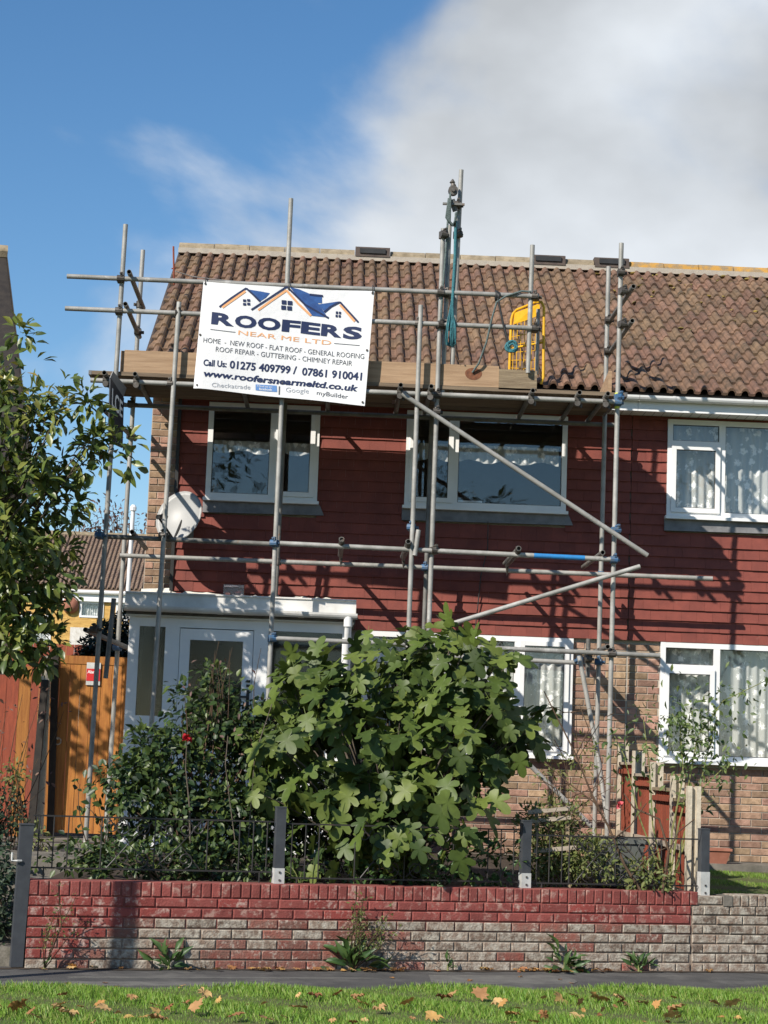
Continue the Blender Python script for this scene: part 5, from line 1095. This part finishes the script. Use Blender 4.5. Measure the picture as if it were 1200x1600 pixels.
# ================================================================== PLANTS
LS, LFg, LMp = leaf_simple(), leaf_lobed(), leaf_maple()
LNarrow = leaf_simple(.42, .10, .15, .60); LRound = leaf_simple(.62, .14, .12, .48)
def pl(x, y, Y): return np.array(P(x, y, Y))
# fig
r = np.random.default_rng(21)
FB = pl(610, 1345, -4.5); FB[2] = .6
FIG = empty('fig_bush', FB, 'big fig bush with broad lobed leaves behind the railing', 'bush')
ells = [(pl(600, 1120, -4.1), (.95, .75, .62)), (pl(540, 1190, -4.5), (.75, .6, .55)), (pl(700, 1060, -4.0), (.62, .6, .45)), (pl(620, 1265, -4.85), (.62, .38, .38)), (pl(690, 1150, -4.3), (.62, .6, .45)), (pl(470, 1110, -4.0), (.42, .5, .42)), (pl(690, 1235, -4.6), (.42, .35, .32)), (pl(580, 1300, -4.9), (.45, .25, .2)), (pl(770, 1130, -4.1), (.30, .35, .35))]
C, pos, M, s = clumps(r, ells, 190, 6, .17, droop=.75, lift=.55, sunb=.55, size=(.13, .235), shell=.45)
extra = np.array([pl(x, y, Y) for x, y, Y in ((395, 1235, -4.9), (640, 1300, -5.28), (600, 1330, -5.2), (650, 1315, -5.3), (490, 1352, -5.2), (845, 1105, -4.1), (835, 1120, -4.1), (860, 1110, -4.1), (810, 1150, -4.0), (800, 1165, -4.0), (760, 1205, -4.2), (745, 1250, -4.3), (750, 1300, -4.4), (575, 985, -4.1), (640, 985, -4.1), (690, 970, -4.0), (720, 985, -4.0), (400, 1215, -4.9), (415, 1240, -4.8))])
ke = len(extra); pos = np.concatenate([pos, extra]); M = np.concatenate([M, frames(np.array([0, -.4, -.7]) + r.normal(size=(ke, 3)) * .45, np.array([-.3, -.8, .5]) + r.normal(size=(ke, 3)) * .2)]); s = np.concatenate([s, r.uniform(.13, .2, ke)])
leaf_parts(FIG, 'leaf', [LFg], MT['figleaf'], pos, M, s, 300, 'foliage')
g = G(); branches(g, FB, C[::2], .016, .005, r, .12); g.build('branches', MT['bark'], FIG, smooth=True)
g = G(); branches(g, FB, extra[:13], .009, .004, r, .12); g.build('twigs', MT['bark'], FIG, smooth=True)
gf = G()
for i in range(26):
    c = C[r.integers(len(C))] + r.normal(size=3) * .1; gf.lathe([(0, -.03), (.012, -.026), (.022, -.008), (.018, .012), (.008, .03), (0, .034)], c, 8)
gf.build('figs', mat('green_fig', (.22, .26, .08), (.16, .2, .06), 20, rough=.5), FIG, smooth=True, kind='stuff')
# dark glossy camellia and roses
r = np.random.default_rng(5)
CB_ = pl(300, 1345, -4.4); CB_[2] = .62
CAMB = empty('camellia_bush', CB_, 'dark glossy leaved bush in front of the porch door', 'bush')
ells = [(pl(330, 1120, -3.6), (.42, .5, .38)), (pl(380, 1190, -3.5), (.5, .55, .55)), (pl(260, 1210, -4.0), (.40, .5, .42)), (pl(210, 1240, -4.4), (.30, .45, .36)), (pl(300, 1290, -4.4), (.62, .5, .34)), (pl(225, 1170, -4.0), (.18, .25, .22)), (pl(400, 1290, -4.3), (.4, .5, .38)), (pl(325, 1070, -3.6), (.13, .2, .22)), (pl(480, 1270, -3.9), (.40, .35, .40)), (pl(440, 1160, -3.3), (.35, .35, .5)), (pl(150, 1330, -4.9), (.28, .2, .12))]
C, pos, M, s = clumps(r, ells, 640, 14, .12, droop=.35, lift=.35, sunb=.3, size=(.045, .09), shell=.15)
leaf_parts(CAMB, 'leaf', [LRound], MT['camleaf'], pos, M, s, 240, 'foliage')
g = G(); branches(g, CB_, C[::9], .012, .003, r, .1); g.build('branches', MT['twig'], CAMB, smooth=True)
RS = empty('rose_bush', pl(298, 1340, -4.9), 'thin stemmed rose with one red bloom above the railing', 'bush')
g = G(); rt = pl(292, 1155, -4.9); rb = pl(300, 1345, -4.9); rb[2] = .6
g.tube([rb, pl(296, 1260, -4.9), pl(290, 1200, -4.88), rt], [.009, .007, .005, .003], 6); g.tube([pl(372, 1350, -4.9), pl(360, 1260, -4.8), pl(352, 1195, -4.8), pl(356, 1150, -4.7)], .004, 5); g.tube([pl(385, 1350, -4.9), pl(392, 1260, -4.8), pl(398, 1180, -4.7), pl(425, 1100, -4.6)], .004, 5); g.build('stem', MT['bark'], RS)
def bloom(par, c, rad_, m, n=16, seed=1):
    rr_ = np.random.default_rng(seed); vs, fs = [], []
    d = unit(rr_.normal(size=(n, 3)) + np.array([-.2, -.9, .5])); M_ = frames(d + rr_.normal(size=(n, 3)) * .2, rr_.normal(size=(n, 3)))
    V, Fc = scatter(*leaf_simple(.95, -.35, -.25, .6), np.repeat(np.array(c)[None], n, 0), M_, rr_.uniform(.7, 1.1, n) * rad_); np_obj('bloom', V, Fc, m, par)
bloom(RS, rt, .05, MT['redrose'], 22, 3)
k = 30; pos = np.array([pl(r.uniform(280, 430), r.uniform(1020, 1180), -4.6) for _ in range(k)]); V, Fc = scatter(*LS, pos, frames(r.normal(size=(k, 3)), np.array([-.3, -.6, .7]) + r.normal(size=(k, 3)) * .4), r.uniform(.03, .06, k)); np_obj('foliage', V, Fc, MT['redtwig'], RS, kind='stuff')
g = G(); 
for i in range(9): x = r.uniform(330, 400); g.tube([pl(x, 1130, -3.9), pl(x + r.uniform(-5, 10), 1070, -3.9), pl(x + r.uniform(-8, 22), r.uniform(985, 1040), -3.9)], [.004, .003, .002], 4)
g.build('twigs', MT['twig'], RS)
# ground cover and ferns behind the wall
def groundcover(name, label, ell, n_cl, per, size, m, tm, seed, shell=.2, cat='plant', grp=None):
    rr_ = np.random.default_rng(seed); C_, p_, M_, s_ = clumps(rr_, ell, n_cl, per, .09, droop=.1, lift=.5, sunb=.4, size=size, shell=shell)
    b = C_.mean(0); b[2] = .58; t = empty(name, b, label, cat, grp); V, Fc = scatter(*tm, p_, M_, s_); np_obj('foliage', V, Fc, m, t, kind='stuff')
    g = G(); branches(g, b, C_[::max(1, len(C_) // 14)], .006, .002, rr_, .04, 4, 4); g.build('stems', MT['twig'], t); return t
groundcover('ivy', 'dark ivy spilling along the wall top below the ferns', [(pl(180, 1345, -5.25), (.62, .22, .10)), (pl(330, 1345, -5.1), (.5, .22, .13))], 90, 12, (.035, .07), MT['camleaf'], LRound, 31)
groundcover('herb_clump', 'pale green small leaved clump in front of the grey green tub', [(pl(905, 1345, -4.4), (.5, .25, .17)), (pl(860, 1310, -4.2), (.28, .25, .3)), (pl(1010, 1370, -4.5), (.22, .15, .1))], 230, 13, (.025, .07), MT['herb'], LS, 32)
groundcover('herb_clump', 'leafy clump growing low under the right side of the fig', [(pl(740, 1345, -4.7), (.40, .25, .16)), (pl(620, 1360, -4.9), (.5, .2, .12))], 70, 10, (.04, .10), MT['dock'], LS, 33)
groundcover('herb_clump', 'dark leafy growth filling the gap between the camellia and the fig', [(pl(500, 1290, -3.6), (.45, .3, .35)), (pl(560, 1250, -3.2), (.5, .3, .45)), (pl(470, 1345, -4.6), (.4, .2, .12))], 170, 13, (.04, .09), MT['camleaf'], LS, 38)
groundcover('climber', 'reddish brown and green shrub against the bare brick pier', [(pl(880, 1225, -1.3), (.28, .25, .30)), (pl(905, 1180, -1.3), (.2, .2, .2)), (pl(870, 1290, -1.6), (.32, .3, .25))], 60, 9, (.03, .06), MT['herb'], LS, 34)
groundcover('hedge', 'dark low shrub left of the steps', [(pl(0, 1310, -3.3), (.22, .4, .36)), (pl(-50, 1280, -3.2), (.35, .5, .5)), (pl(15, 1270, -3.0), (.14, .2, .2))], 130, 12, (.03, .06), MT['conifer'], LRound, 35, .3)
groundcover('hedge', 'dark shrub added to shade the concrete steps at the end of the red wall', [(pl(-60, 1400, -5.3), (.40, .5, .42)), (pl(-20, 1470, -5.6), (.2, .25, .2)), (pl(-10, 1350, -4.6), (.2, .3, .25))], 150, 13, (.035, .07), MT['conifer'], LRound, 39, .3)  # added mostly out of frame to throw shade on the steps
groundcover('garden_plant', 'small leafy plant at the foot of the gate post', [(pl(55, 1310, -3.2), (.14, .1, .07)), (pl(20, 1215, -3.1), (.10, .1, .16))], 24, 8, (.04, .07), MT['herb'], LS, 36)
def fern(cx, cy, Y, label, n=8, size=.38, seed=1):
    rr_ = np.random.default_rng(seed); b = pl(cx, cy, Y); b[2] = .60; t = empty('fern', b, label, 'fern', 'ferns behind the railing'); T0 = np.array(leaf_simple(.34, .05, .1, .45)[0]); F0 = leaf_simple(.34, .05, .1, .45)[1]
    for i in range(n):
        a = rr_.uniform(0, 6.28); d = np.array([math.cos(a), math.sin(a) * .8 - .25, 0]); L_ = size * rr_.uniform(.7, 1.1); pts = []; P_, T_, S_2 = [], [], []
        for k in range(13):
            u = k / 12; p = b + d * L_ * u * .8 + np.array([0, 0, L_ * (1.15 * u - .75 * u * u)]); pts.append(p)
            if k > 1:
                side = unit(np.cross(d, [0, 0, 1.]));
                for sg in (-1, 1): P_.append(p); T_.append(side * sg + d * .45); S_2.append(.085 * (1 - u) ** .7 + .012)
        V, Fc = scatter(T0, F0, np.array(P_), frames(np.array(T_), np.repeat([[0, -.3, 1.]], len(P_), 0)), np.array(S_2))
        o = np_obj('frond', V, Fc, MT['fern'], t); g = G(); g.tube(pts, .003, 4); g.build('stalk', MT['cane'], o)
fern(155, 1352, -5.2, 'bright fern beside the railing end near the steps', 9, .36, 4); fern(300, 1350, -5.0, 'fern below the red rose', 8, .34, 6); fern(470, 1350, -4.9, 'fern under the fig beside the grey post', 6, .3, 8)
# left evergreen tree
r = np.random.default_rng(9)
TB = np.array([-3.75, -2.6, .5]); TREE = empty('evergreen_tree', TB, 'broad leaved evergreen tree overhanging the red fence', 'tree')
ells = [(pl(-15, 830, -2.9), (.80, .8, .75)), (pl(75, 690, -2.9), (.52, .5, .40)), (np.array([-4.9, -3.0, 4.5]), (.38, .4, .22)), (pl(30, 900, -2.9), (.52, .6, .5)), (pl(-10, 960, -2.8), (.6, .6, .5)), (pl(20, 545, -2.4), (.25, .3, .42)), (pl(165, 710, -3.0), (.26, .3, .18)), (pl(30, 1010, -2.9), (.42, .4, .2)), (pl(-60, 680, -2.8), (.7, .7, .7)), (pl(10, 640, -2.7), (.3, .35, .3)), (pl(70, 780, -2.9), (.36, .4, .26)), (pl(20, 960, -2.9), (.34, .4, .28)), (pl(110, 630, -3.0), (.25, .3, .16))]  # third clump is out of frame, added to dapple the gate with shade
C, pos, M, s = clumps(r, ells, 500, 10, .12, droop=.2, lift=.6, sunb=.5, size=(.09, .165), shell=.35)
leaf_parts(TREE, 'leaf', [LNarrow], MT['magleaf'], pos, M, s, 300, 'foliage')
g = G(); trk = [TB, TB + np.array([.05, 0, 1.2]), TB + np.array([.25, -.05, 2.2]), TB + np.array([.5, -.1, 3.2])]; g.tube(trk, [.10, .08, .06, .03], 9); g.build('trunk', MT['bark'], TREE, smooth=True)
g = G()
for c in C[::9]:
    k = r.uniform(.35, .95); b = trk[1] + (trk[3] - trk[1]) * k; branches(g, b, [c], .018, .004, r, -.05)
g.build('branches', MT['bark'], TREE, smooth=True)
k = 46; cy = np.concatenate([pl(90, 625, -3.2) + r.normal(size=(30, 3)) * np.array([.16, .1, .08]), pl(10, 590, -2.9) + r.normal(size=(16, 3)) * np.array([.12, .1, .06])]); V, Fc = scatter(*LNarrow, cy, frames(r.normal(size=(k, 3)) + np.array([.2, -.3, .1]), np.array([-.4, -.4, .8]) + r.normal(size=(k, 3)) * .3), r.uniform(.08, .13, k)); np_obj('yellow_foliage', V, Fc, MT['magyel'], TREE, kind='stuff')
# bare reddish shrub by the red fence
t = empty('shrub', pl(20, 1290, -1.6), 'thin bare branched shrub in front of the red fence', 'shrub'); g = G(); b = pl(-10, 1290, -1.6); b[2] = .55
tg = [pl(x, y, -1.6) for x, y in ((10, 1110), (35, 1085), (60, 1100), (5, 1160), (45, 1150), (25, 1200), (60, 1185), (100, 1110), (70, 1230))]; branches(g, b, tg, .008, .002, r, .05); g.build('branches', MT['twig'], t)
k = 60; pos = np.array([tg[r.integers(len(tg))] + r.normal(size=3) * .09 for _ in range(k)]); V, Fc = scatter(*LS, pos, frames(r.normal(size=(k, 3)) + np.array([0, 0, -.4]), np.array([-.3, -.5, .7]) + r.normal(size=(k, 3)) * .4), r.uniform(.04, .07, k)); np_obj('foliage', V, Fc, MT['redtwig'], t, kind='stuff')
# trailing plant in front of the gate by the scaffold pole
t = empty('shrub', pl(140, 1320, -2.6), 'sparse dark leaved shoot beside the scaffold foot at the gate', 'shrub'); tg = [pl(x, y, -2.6) for x, y in ((125, 1225), (150, 1245), (135, 1260), (175, 1200), (180, 1240))]; b = pl(160, 1330, -2.6); b[2] = .68; g = G(); branches(g, b, tg, .006, .003, r, .05); g.build('branches', MT['twig'], t)
k = 46; pos = np.array([tg[r.integers(len(tg))] + r.normal(size=3) * .06 for _ in range(k)]); V, Fc = scatter(*LRound, pos, frames(r.normal(size=(k, 3)) + np.array([0, 0, -.6]), np.array([-.3, -.5, .6]) + r.normal(size=(k, 3)) * .4), r.uniform(.06, .10, k)); np_obj('foliage', V, Fc, MT['camleaf'], t, kind='stuff')
# rose climbing over the boundary fence
RR = empty('climbing_rose', pl(1040, 1385, -4.1), 'tall arching rose with yellow green canes over the boundary fence', 'bush'); g = G(); b = pl(1045, 1388, -4.1)
canes = [[(1045, 1385), (1060, 1290), (1075, 1230), (1090, 1150), (1130, 1095), (1200, 1062)], [(1045, 1385), (1050, 1300), (1068, 1210), (1062, 1130), (1050, 1115)], [(1040, 1385), (1000, 1280), (975, 1180), (960, 1150)], [(1040, 1385), (1020, 1290), (1015, 1200), (1005, 1120)], [(1048, 1385), (1085, 1270), (1100, 1200), (1120, 1120)], [(1050, 1385), (1070, 1300), (1100, 1230), (1140, 1190)]]
tips = []
for cn in canes:
    pts = [pl(x, y, -4.1 + .03 * i) for i, (x, y) in enumerate(cn)]; sm = []
    for i in range(len(pts) - 1): sm += [pts[i] * (1 - t_) + pts[i + 1] * t_ for t_ in (0, .5)]
    sm.append(pts[-1]); g.tube(sm, [.009 - .006 * i / len(sm) for i in range(len(sm))], 5); tips += [p for p in sm[len(sm) // 2:]]
g.build('canes', MT['cane'], RR)
k = 560; pos = np.array([tips[r.integers(len(tips))] + r.normal(size=3) * np.array([.10, .08, .09]) for _ in range(k)]); pos = np.concatenate([pos, pl(1085, 1150, -4.0) + r.normal(size=(320, 3)) * np.array([.17, .1, .17])]); k = len(pos)
V, Fc = scatter(*LS, pos, frames(r.normal(size=(k, 3)) + np.array([0, 0, -.3]), np.array([-.35, -.4, .7]) + r.normal(size=(k, 3)) * .4), r.uniform(.035, .08, k)); np_obj('foliage', V, Fc, MT['roseleaf'], RR, kind='stuff')
bloom(RR, pl(968, 1258, -4.0), .045, MT['pinkrose'], 14, 9)
DB = empty('bare_shrub', pl(990, 1385, -4.6), 'dark bare branching shrub crossing in front of the tub', 'shrub'); g = G(); b = pl(1000, 1392, -4.6); b[2] = .58
for pts in ([(1003, 1395), (975, 1350), (950, 1290), (930, 1255), (900, 1180), (870, 1120), (850, 1080)], [(950, 1290), (925, 1240), (940, 1200)], [(930, 1255), (890, 1225), (850, 1190)], [(1035, 1395), (1045, 1330), (1030, 1280), (990, 1262), (975, 1240)], [(1045, 1330), (1060, 1300), (1085, 1280)], [(985, 1370), (1010, 1340), (1050, 1320)], [(960, 1310), (985, 1290), (1010, 1255)], [(900, 1180), (920, 1140), (905, 1100)], [(890, 1225), (865, 1230), (840, 1215)]):
    q_ = [pl(x, y, -4.6 + .05 * i) for i, (x, y) in enumerate(pts)]; g.tube(q_, [.013 * (1 - .75 * i / len(q_)) if len(pts) > 4 else .006 * (1 - .5 * i / len(q_)) for i in range(len(q_))], 6)
g.build('branches', MT['twig'], DB, smooth=True)
g = G(); cs = [pl(r.uniform(840, 950), r.uniform(1110, 1330), -4.4) for _ in range(34)]
for c in cs: e = c + r.normal(size=3) * np.array([.22, .1, .2]); g.tube([c, (c + e) / 2 + r.normal(size=3) * .03, e], [.004, .003, .0015], 4)
g.build('twigs', MT['twig'], DB)
# dark rounded evergreen behind the gate, bronze tree further back, trees across the road
def crown_tree(name, label, base, ells, ncl, per, spread, size, m, seed, trunk_r, group=None, mk='bark', cat='tree'):
    rr_ = np.random.default_rng(seed); t = empty(name, base, label, cat, group); C_, p_, M_, s_ = clumps(rr_, ells, ncl, per, spread, size=size, shell=.35); V, Fc = scatter(*LS, p_, M_, s_); np_obj('crown', V, Fc, m, t, kind='stuff')
    c = np.array(ells[0][0]); g = G(); b = np.array(base, float); g.tube([b, b * .5 + c * .5, c], [trunk_r, trunk_r * .7, trunk_r * .3], 8); branches(g, b * .55 + c * .45, C_[::max(1, ncl // 40)], trunk_r * .3, trunk_r * .05, rr_, .1); g.build('trunk', MT[mk], t, smooth=True); return t
bb = pl(178, 1100, 5); bb[2] = -.05
crown_tree('evergreen_bush', 'dark rounded evergreen bush peeping over the boarded gate', bb, [(pl(182, 1030, 5), (.42, .5, .55)), (pl(155, 1045, 5), (.25, .4, .35))], 420, 18, .12, (.05, .10), MT['conifer'], 51, .06, cat='bush')
bb = pl(190, 1000, 38); bb[2] = -.05
crown_tree('bronze_tree', 'sparse bronze leaved tree top beyond the tiled roof', bb, [(pl(195, 825, 62), (2.4, 1.5, 1.3)), (pl(150, 835, 62), (1.6, 1.2, .9))], 70, 8, .5, (.16, .30), MT['redtwig'], 52, .12)
for i, (x, y, h) in enumerate(((-16, -62, 15), (-6, -66, 16.5), (5, -60, 14), (14, -64, 16), (-28, -60, 15), (28, -62, 15))):
    crown_tree('street_tree', f'tall leafy street tree across the road, number {i + 1} in the row' if False else ('tall leafy street tree standing on the far side of the road'), (x, y, -.05), [((x, y, h * .62), (3.2, 3, h * .36)), ((x + 1.2, y, h * .5), (2.4, 2.4, h * .25)), ((x - 1.4, y + .5, h * .55), (2.2, 2.4, h * .28))], 220, 10, .9, (.35, .6), MT['farleaf'], 60 + i, .28, 'street trees across the road')

# weeds at the wall foot
def weed(x, y, label, n, size, seed, stalks=0, spread=1.0):
    rr_ = np.random.default_rng(seed); b = np.array(PWALL(x, y, -.05)); b[2] = .0; t = empty('weed', b, label, 'weed', 'weeds at the foot of the wall')
    a = rr_.uniform(0, 6.28, n); T_ = np.stack([np.cos(a) * .8, np.sin(a) * .45 - .3, rr_.uniform(-.15, 1.5, n)], 1) + rr_.normal(size=(n, 3)) * .3; p_ = b + unit(T_) * rr_.uniform(0, size * .8, (n, 1)) + np.array([0, 0, .02]); NR_ = np.array([-.3, -.5, .6]) + rr_.normal(size=(n, 3)) * .6
    me = np_mesh('leaf', np.array(leaf_simple(.34, .14, .4, .5)[0]), np.array(leaf_simple()[1]), MT['dock']); M_ = frames(T_, NR_)
    for i in range(n): inst(me, 'leaf', p_[i], t, Matrix(M_[i].tolist()).to_euler(), float(size * rr_.uniform(.3, .9)))
    g = G(); g.tube([b - np.array([0, 0, .03]), b + np.array([0, 0, size * .5])], [.012, .006], 6); g.build('stem', MT['cane'], t)
    if stalks:
        g = G(); sp_ = []
        for i in range(stalks):
            e = b + np.array([rr_.uniform(-.05, .35), rr_.uniform(-.15, .02), rr_.uniform(.25, .62)]); mdd = (b + e) / 2 + rr_.normal(size=3) * .03; g.tube([b, mdd, e], [.004, .003, .002], 4); sp_ += [mdd * (1 - q) + e * q for q in (0, .25, .5, .75, 1)]
        g.build('dry_stalks', MT['twig'], t); sp_ = np.array(sp_); kk = len(sp_) * 5; pp = np.repeat(sp_, 5, 0) + rr_.normal(size=(kk, 3)) * .022
        V, Fc = scatter(*LS, pp, frames(rr_.normal(size=(kk, 3)), rr_.normal(size=(kk, 3))), rr_.uniform(.015, .035, kk)); np_obj('seed_heads', V, Fc, MT['herb'], t, kind='stuff')
weed(264, 1503, 'small upright dock weed on the left part of the wall', 26, .17, 71); weed(552, 1503, 'large dock weed with tall dry seed stalks in front of the wall', 46, .22, 72, 22); weed(882, 1508, 'dock weed casting a shadow below the red courses', 34, .20, 73); weed(998, 1514, 'low spreading weed at the foot of the bare bricks', 30, .12, 74); weed(700, 1506, 'tiny upright weed between two larger weeds at the wall', 12, .10, 75); weed(70, 1500, 'dry tangled weed at the painted wall end', 6, .08, 76, 7)

# ------------------------------------------------------------------ garden objects
TB_ = empty('garden_tub', P(965, 1375, -3.6), 'grey green square garden tub behind the railing', 'tub')
tc_ = P(962, 1310, -3.6); tb_ = P(955, 1385, -3.6); hw = .22
def rim(cx, cy, cz, h): return [Vector((cx - h, cy - h, cz)), Vector((cx + h, cy - h, cz)), Vector((cx + h, cy + h, cz)), Vector((cx - h, cy + h, cz))]
o0, o1 = rim(tc_.x, -3.6, .62, .17), rim(tc_.x, -3.6, tc_.z - .03, .22); i0, i1 = rim(tc_.x, -3.6, .66, .15), rim(tc_.x, -3.6, tc_.z - .03, .20)
G().add(o0 + o1 + i0 + i1, [(0, 1, 5, 4), (1, 2, 6, 5), (2, 3, 7, 6), (3, 0, 4, 7), (8, 12, 13, 9), (9, 13, 14, 10), (10, 14, 15, 11), (11, 15, 12, 8), (8, 9, 10, 11), (0, 3, 2, 1), (4, 5, 13, 12), (5, 6, 14, 13), (6, 7, 15, 14), (7, 4, 12, 15)]).build('body', MT['bingreen'], TB_)
rm1, rm2 = rim(tc_.x, -3.6, tc_.z - .035, .235), rim(tc_.x, -3.6, tc_.z - .035, .205); rm3 = [p + Vector((0, 0, .035)) for p in rm1]; rm4 = [p + Vector((0, 0, .035)) for p in rm2]
G().add(rm1 + rm2 + rm3 + rm4, [(0, 1, 9, 8), (1, 2, 10, 9), (2, 3, 11, 10), (3, 0, 8, 11), (4, 12, 13, 5), (5, 13, 14, 6), (6, 14, 15, 7), (7, 15, 12, 4), (8, 9, 13, 12), (9, 10, 14, 13), (10, 11, 15, 14), (11, 8, 12, 15), (0, 4, 5, 1), (1, 5, 6, 2), (2, 6, 7, 3), (3, 7, 4, 0)]).build('rim', MT['bingreen'], TB_)
PTt = empty('plant_trough', P(1118, 1345, -.75), 'terracotta trough standing on the slab below the lace curtained window', 'planter')
px0, px1 = P(1100, 1340, -.40).x, P(1140, 1340, -.40).x; zt0 = P(1120, 1326, -.40).z
G().hexa([(px0 + .02, -.48, .70), (px1 - .05, -.48, .70), (px1 - .05, -.32, .70), (px0 + .02, -.32, .70), (px0, -.51, zt0 - .02), (px1 - .01, -.51, zt0 - .02), (px1 - .01, -.29, zt0 - .02), (px0, -.29, zt0 - .02)]).build('body', MT['terracotta'], PTt)
G().box(px0 - .012, px1 + .003, -.522, -.278, zt0 - .019, zt0 + .006).build('rim', MT['terracotta'], PTt)
SB = empty('slatted_seat', P(860, 1340, -4.3), 'bleached wooden slatted garden seat behind the railing', 'seat')
for (xa, ya, xb, yb, Y) in ((825, 1269, 890, 1263, -4.35), (828, 1283, 892, 1277, -4.35), (833, 1330, 900, 1324, -4.5)):
    a_, b_ = P(xa, ya, Y), P(xb, yb, Y); G().obox((a_ + b_) / 2, (b_ - a_) / 2, (0, .012, 0), (0, 0, .017)).build('slat', MT['slat'], SB)
for x in (838, 886): a_, b_ = P(x, 1262, -4.32), P(x + 3, 1385, -4.45); b_.z = .6; G().obox((a_ + b_) / 2, (.014, 0, 0), (0, .014, 0), (b_ - a_) / 2).build('leg', MT['board_grey'], SB)

# ------------------------------------------------------------------ grass and fallen leaves
def grass(name, pts, hgt, seed, label):
    rr_ = np.random.default_rng(seed); n_ = len(pts); a = rr_.uniform(0, 6.28, n_); T_ = np.stack([np.cos(a) * .45, np.sin(a) * .45, np.ones(n_)], 1)
    tm = [(-.07, 0, 0), (.07, 0, 0), (.05, .55, .05), (-.05, .55, .05), (.0, 1, .22)]; tf = [(0, 1, 2), (0, 2, 3), (3, 2, 4)]
    V, Fc = scatter(tm, tf, pts, frames(T_, np.stack([np.sin(a), -np.cos(a), np.zeros(n_)], 1) + rr_.normal(size=(n_, 3)) * .4), rr_.uniform(hgt * .5, hgt, n_) * (1 + .5 * np.sin(pts[:, 0] * 3.1 + pts[:, 1] * 5)) * .8); o = np_obj(name, V, Fc, MT['grass'], label=label, cat='grass', kind='stuff'); return o
n_ = 95000; s_ = rng.uniform(-2.2, 8.2, n_); o_ = -1.33 - 2.7 * rng.random(n_) ** 1.25
pts = np.array(A0)[None] + np.outer(s_, np.array(U)) + np.outer(o_, np.array(NN)); pts[:, 2] = .008
grass('grass', pts, .062, 3, 'short green grass of the verge beyond the pavement')
n_ = 26000; xx = rng.uniform(3.25, 6.2, n_); f_ = rng.random(n_); y0_ = np.array([(A0 + U * ((x - A0.x) / U.x)).y + .2 for x in xx]); yy = y0_ + (-.56 - y0_) * f_; zz = .515 + (.65 - .515) * ((yy - y0_) / (.3 - y0_))
grass('lawn_grass', np.stack([xx, yy, zz], 1), .045, 4, 'short green lawn grass in front of the adjoining house')
me = [np_mesh('fallen_leaf', np.array(LMp[0]), np.array(LMp[1]), MT['deadleaf']), np_mesh('fallen_leaf', np.array(LMp[0]) * np.array([.8, 1, 2.2]), np.array(LMp[1]), MT['deadleaf'])]
rl_ = np.random.default_rng(77); cnt = 0
spots = [(170, 1575), (265, 1577), (300, 1580), (322, 1560), (60, 1590), (20, 1580), (30, 1572), (115, 1588), (360, 1588), (495, 1558), (560, 1565), (553, 1560), (632, 1570), (690, 1560), (745, 1558), (770, 1568), (785, 1572), (845, 1590), (880, 1560), (935, 1562), (948, 1565), (1045, 1580), (1050, 1590), (1012, 1570), (420, 1592), (790, 1585), (700, 1558), (235, 1590), (480, 1575), (590, 1575), (1150, 1570), (975, 1570), (525, 1555), (205, 1562), (840, 1598), (1110, 1565), (905, 1585), (665, 1590)]
for (x, y) in spots + [(float(rl_.uniform(0, 1200)), float(rl_.uniform(1553, 1600))) for _ in range(52)]:
    p = PZ(x, y, .045); inst(me[cnt % 2], 'fallen_leaf', p, None, (rl_.normal() * .35 + .25, rl_.normal() * .35, rl_.uniform(0, 6.28)), float(rl_.uniform(.08, .14) if cnt < 38 else rl_.uniform(.04, .08))); o = bpy.context.scene.collection.objects[-1]; tag(o, 'dry orange brown leaf fallen on the verge grass', 'leaf', 'leaves fallen on the verge'); cnt += 1
for i in range(95):
    x = float(rl_.choice([rl_.uniform(380, 640), rl_.uniform(800, 960), rl_.uniform(40, 1180)])); p = PWALL(x, 1515, -float(rl_.uniform(.03, .16))); p.z = .012
    inst(me[i % 2], 'fallen_leaf', p, None, (rl_.normal() * .2, rl_.normal() * .2, rl_.uniform(0, 6.28)), float(rl_.uniform(.035, .085))); o = bpy.context.scene.collection.objects[-1]; tag(o, 'dry brown leaf lying on the pavement along the wall foot', 'leaf', 'leaves fallen along the wall')
for i in range(12):
    p = PZ(float(rl_.uniform(0, 1200)), float(rl_.uniform(1524, 1544)), .008)
    inst(me[i % 2], 'fallen_leaf', p, None, (rl_.normal() * .12, rl_.normal() * .12, rl_.uniform(0, 6.28)), float(rl_.uniform(.03, .06))); o = bpy.context.scene.collection.objects[-1]; tag(o, 'dry brown leaf lying out on the dark pavement', 'leaf', 'leaves fallen on the open pavement')
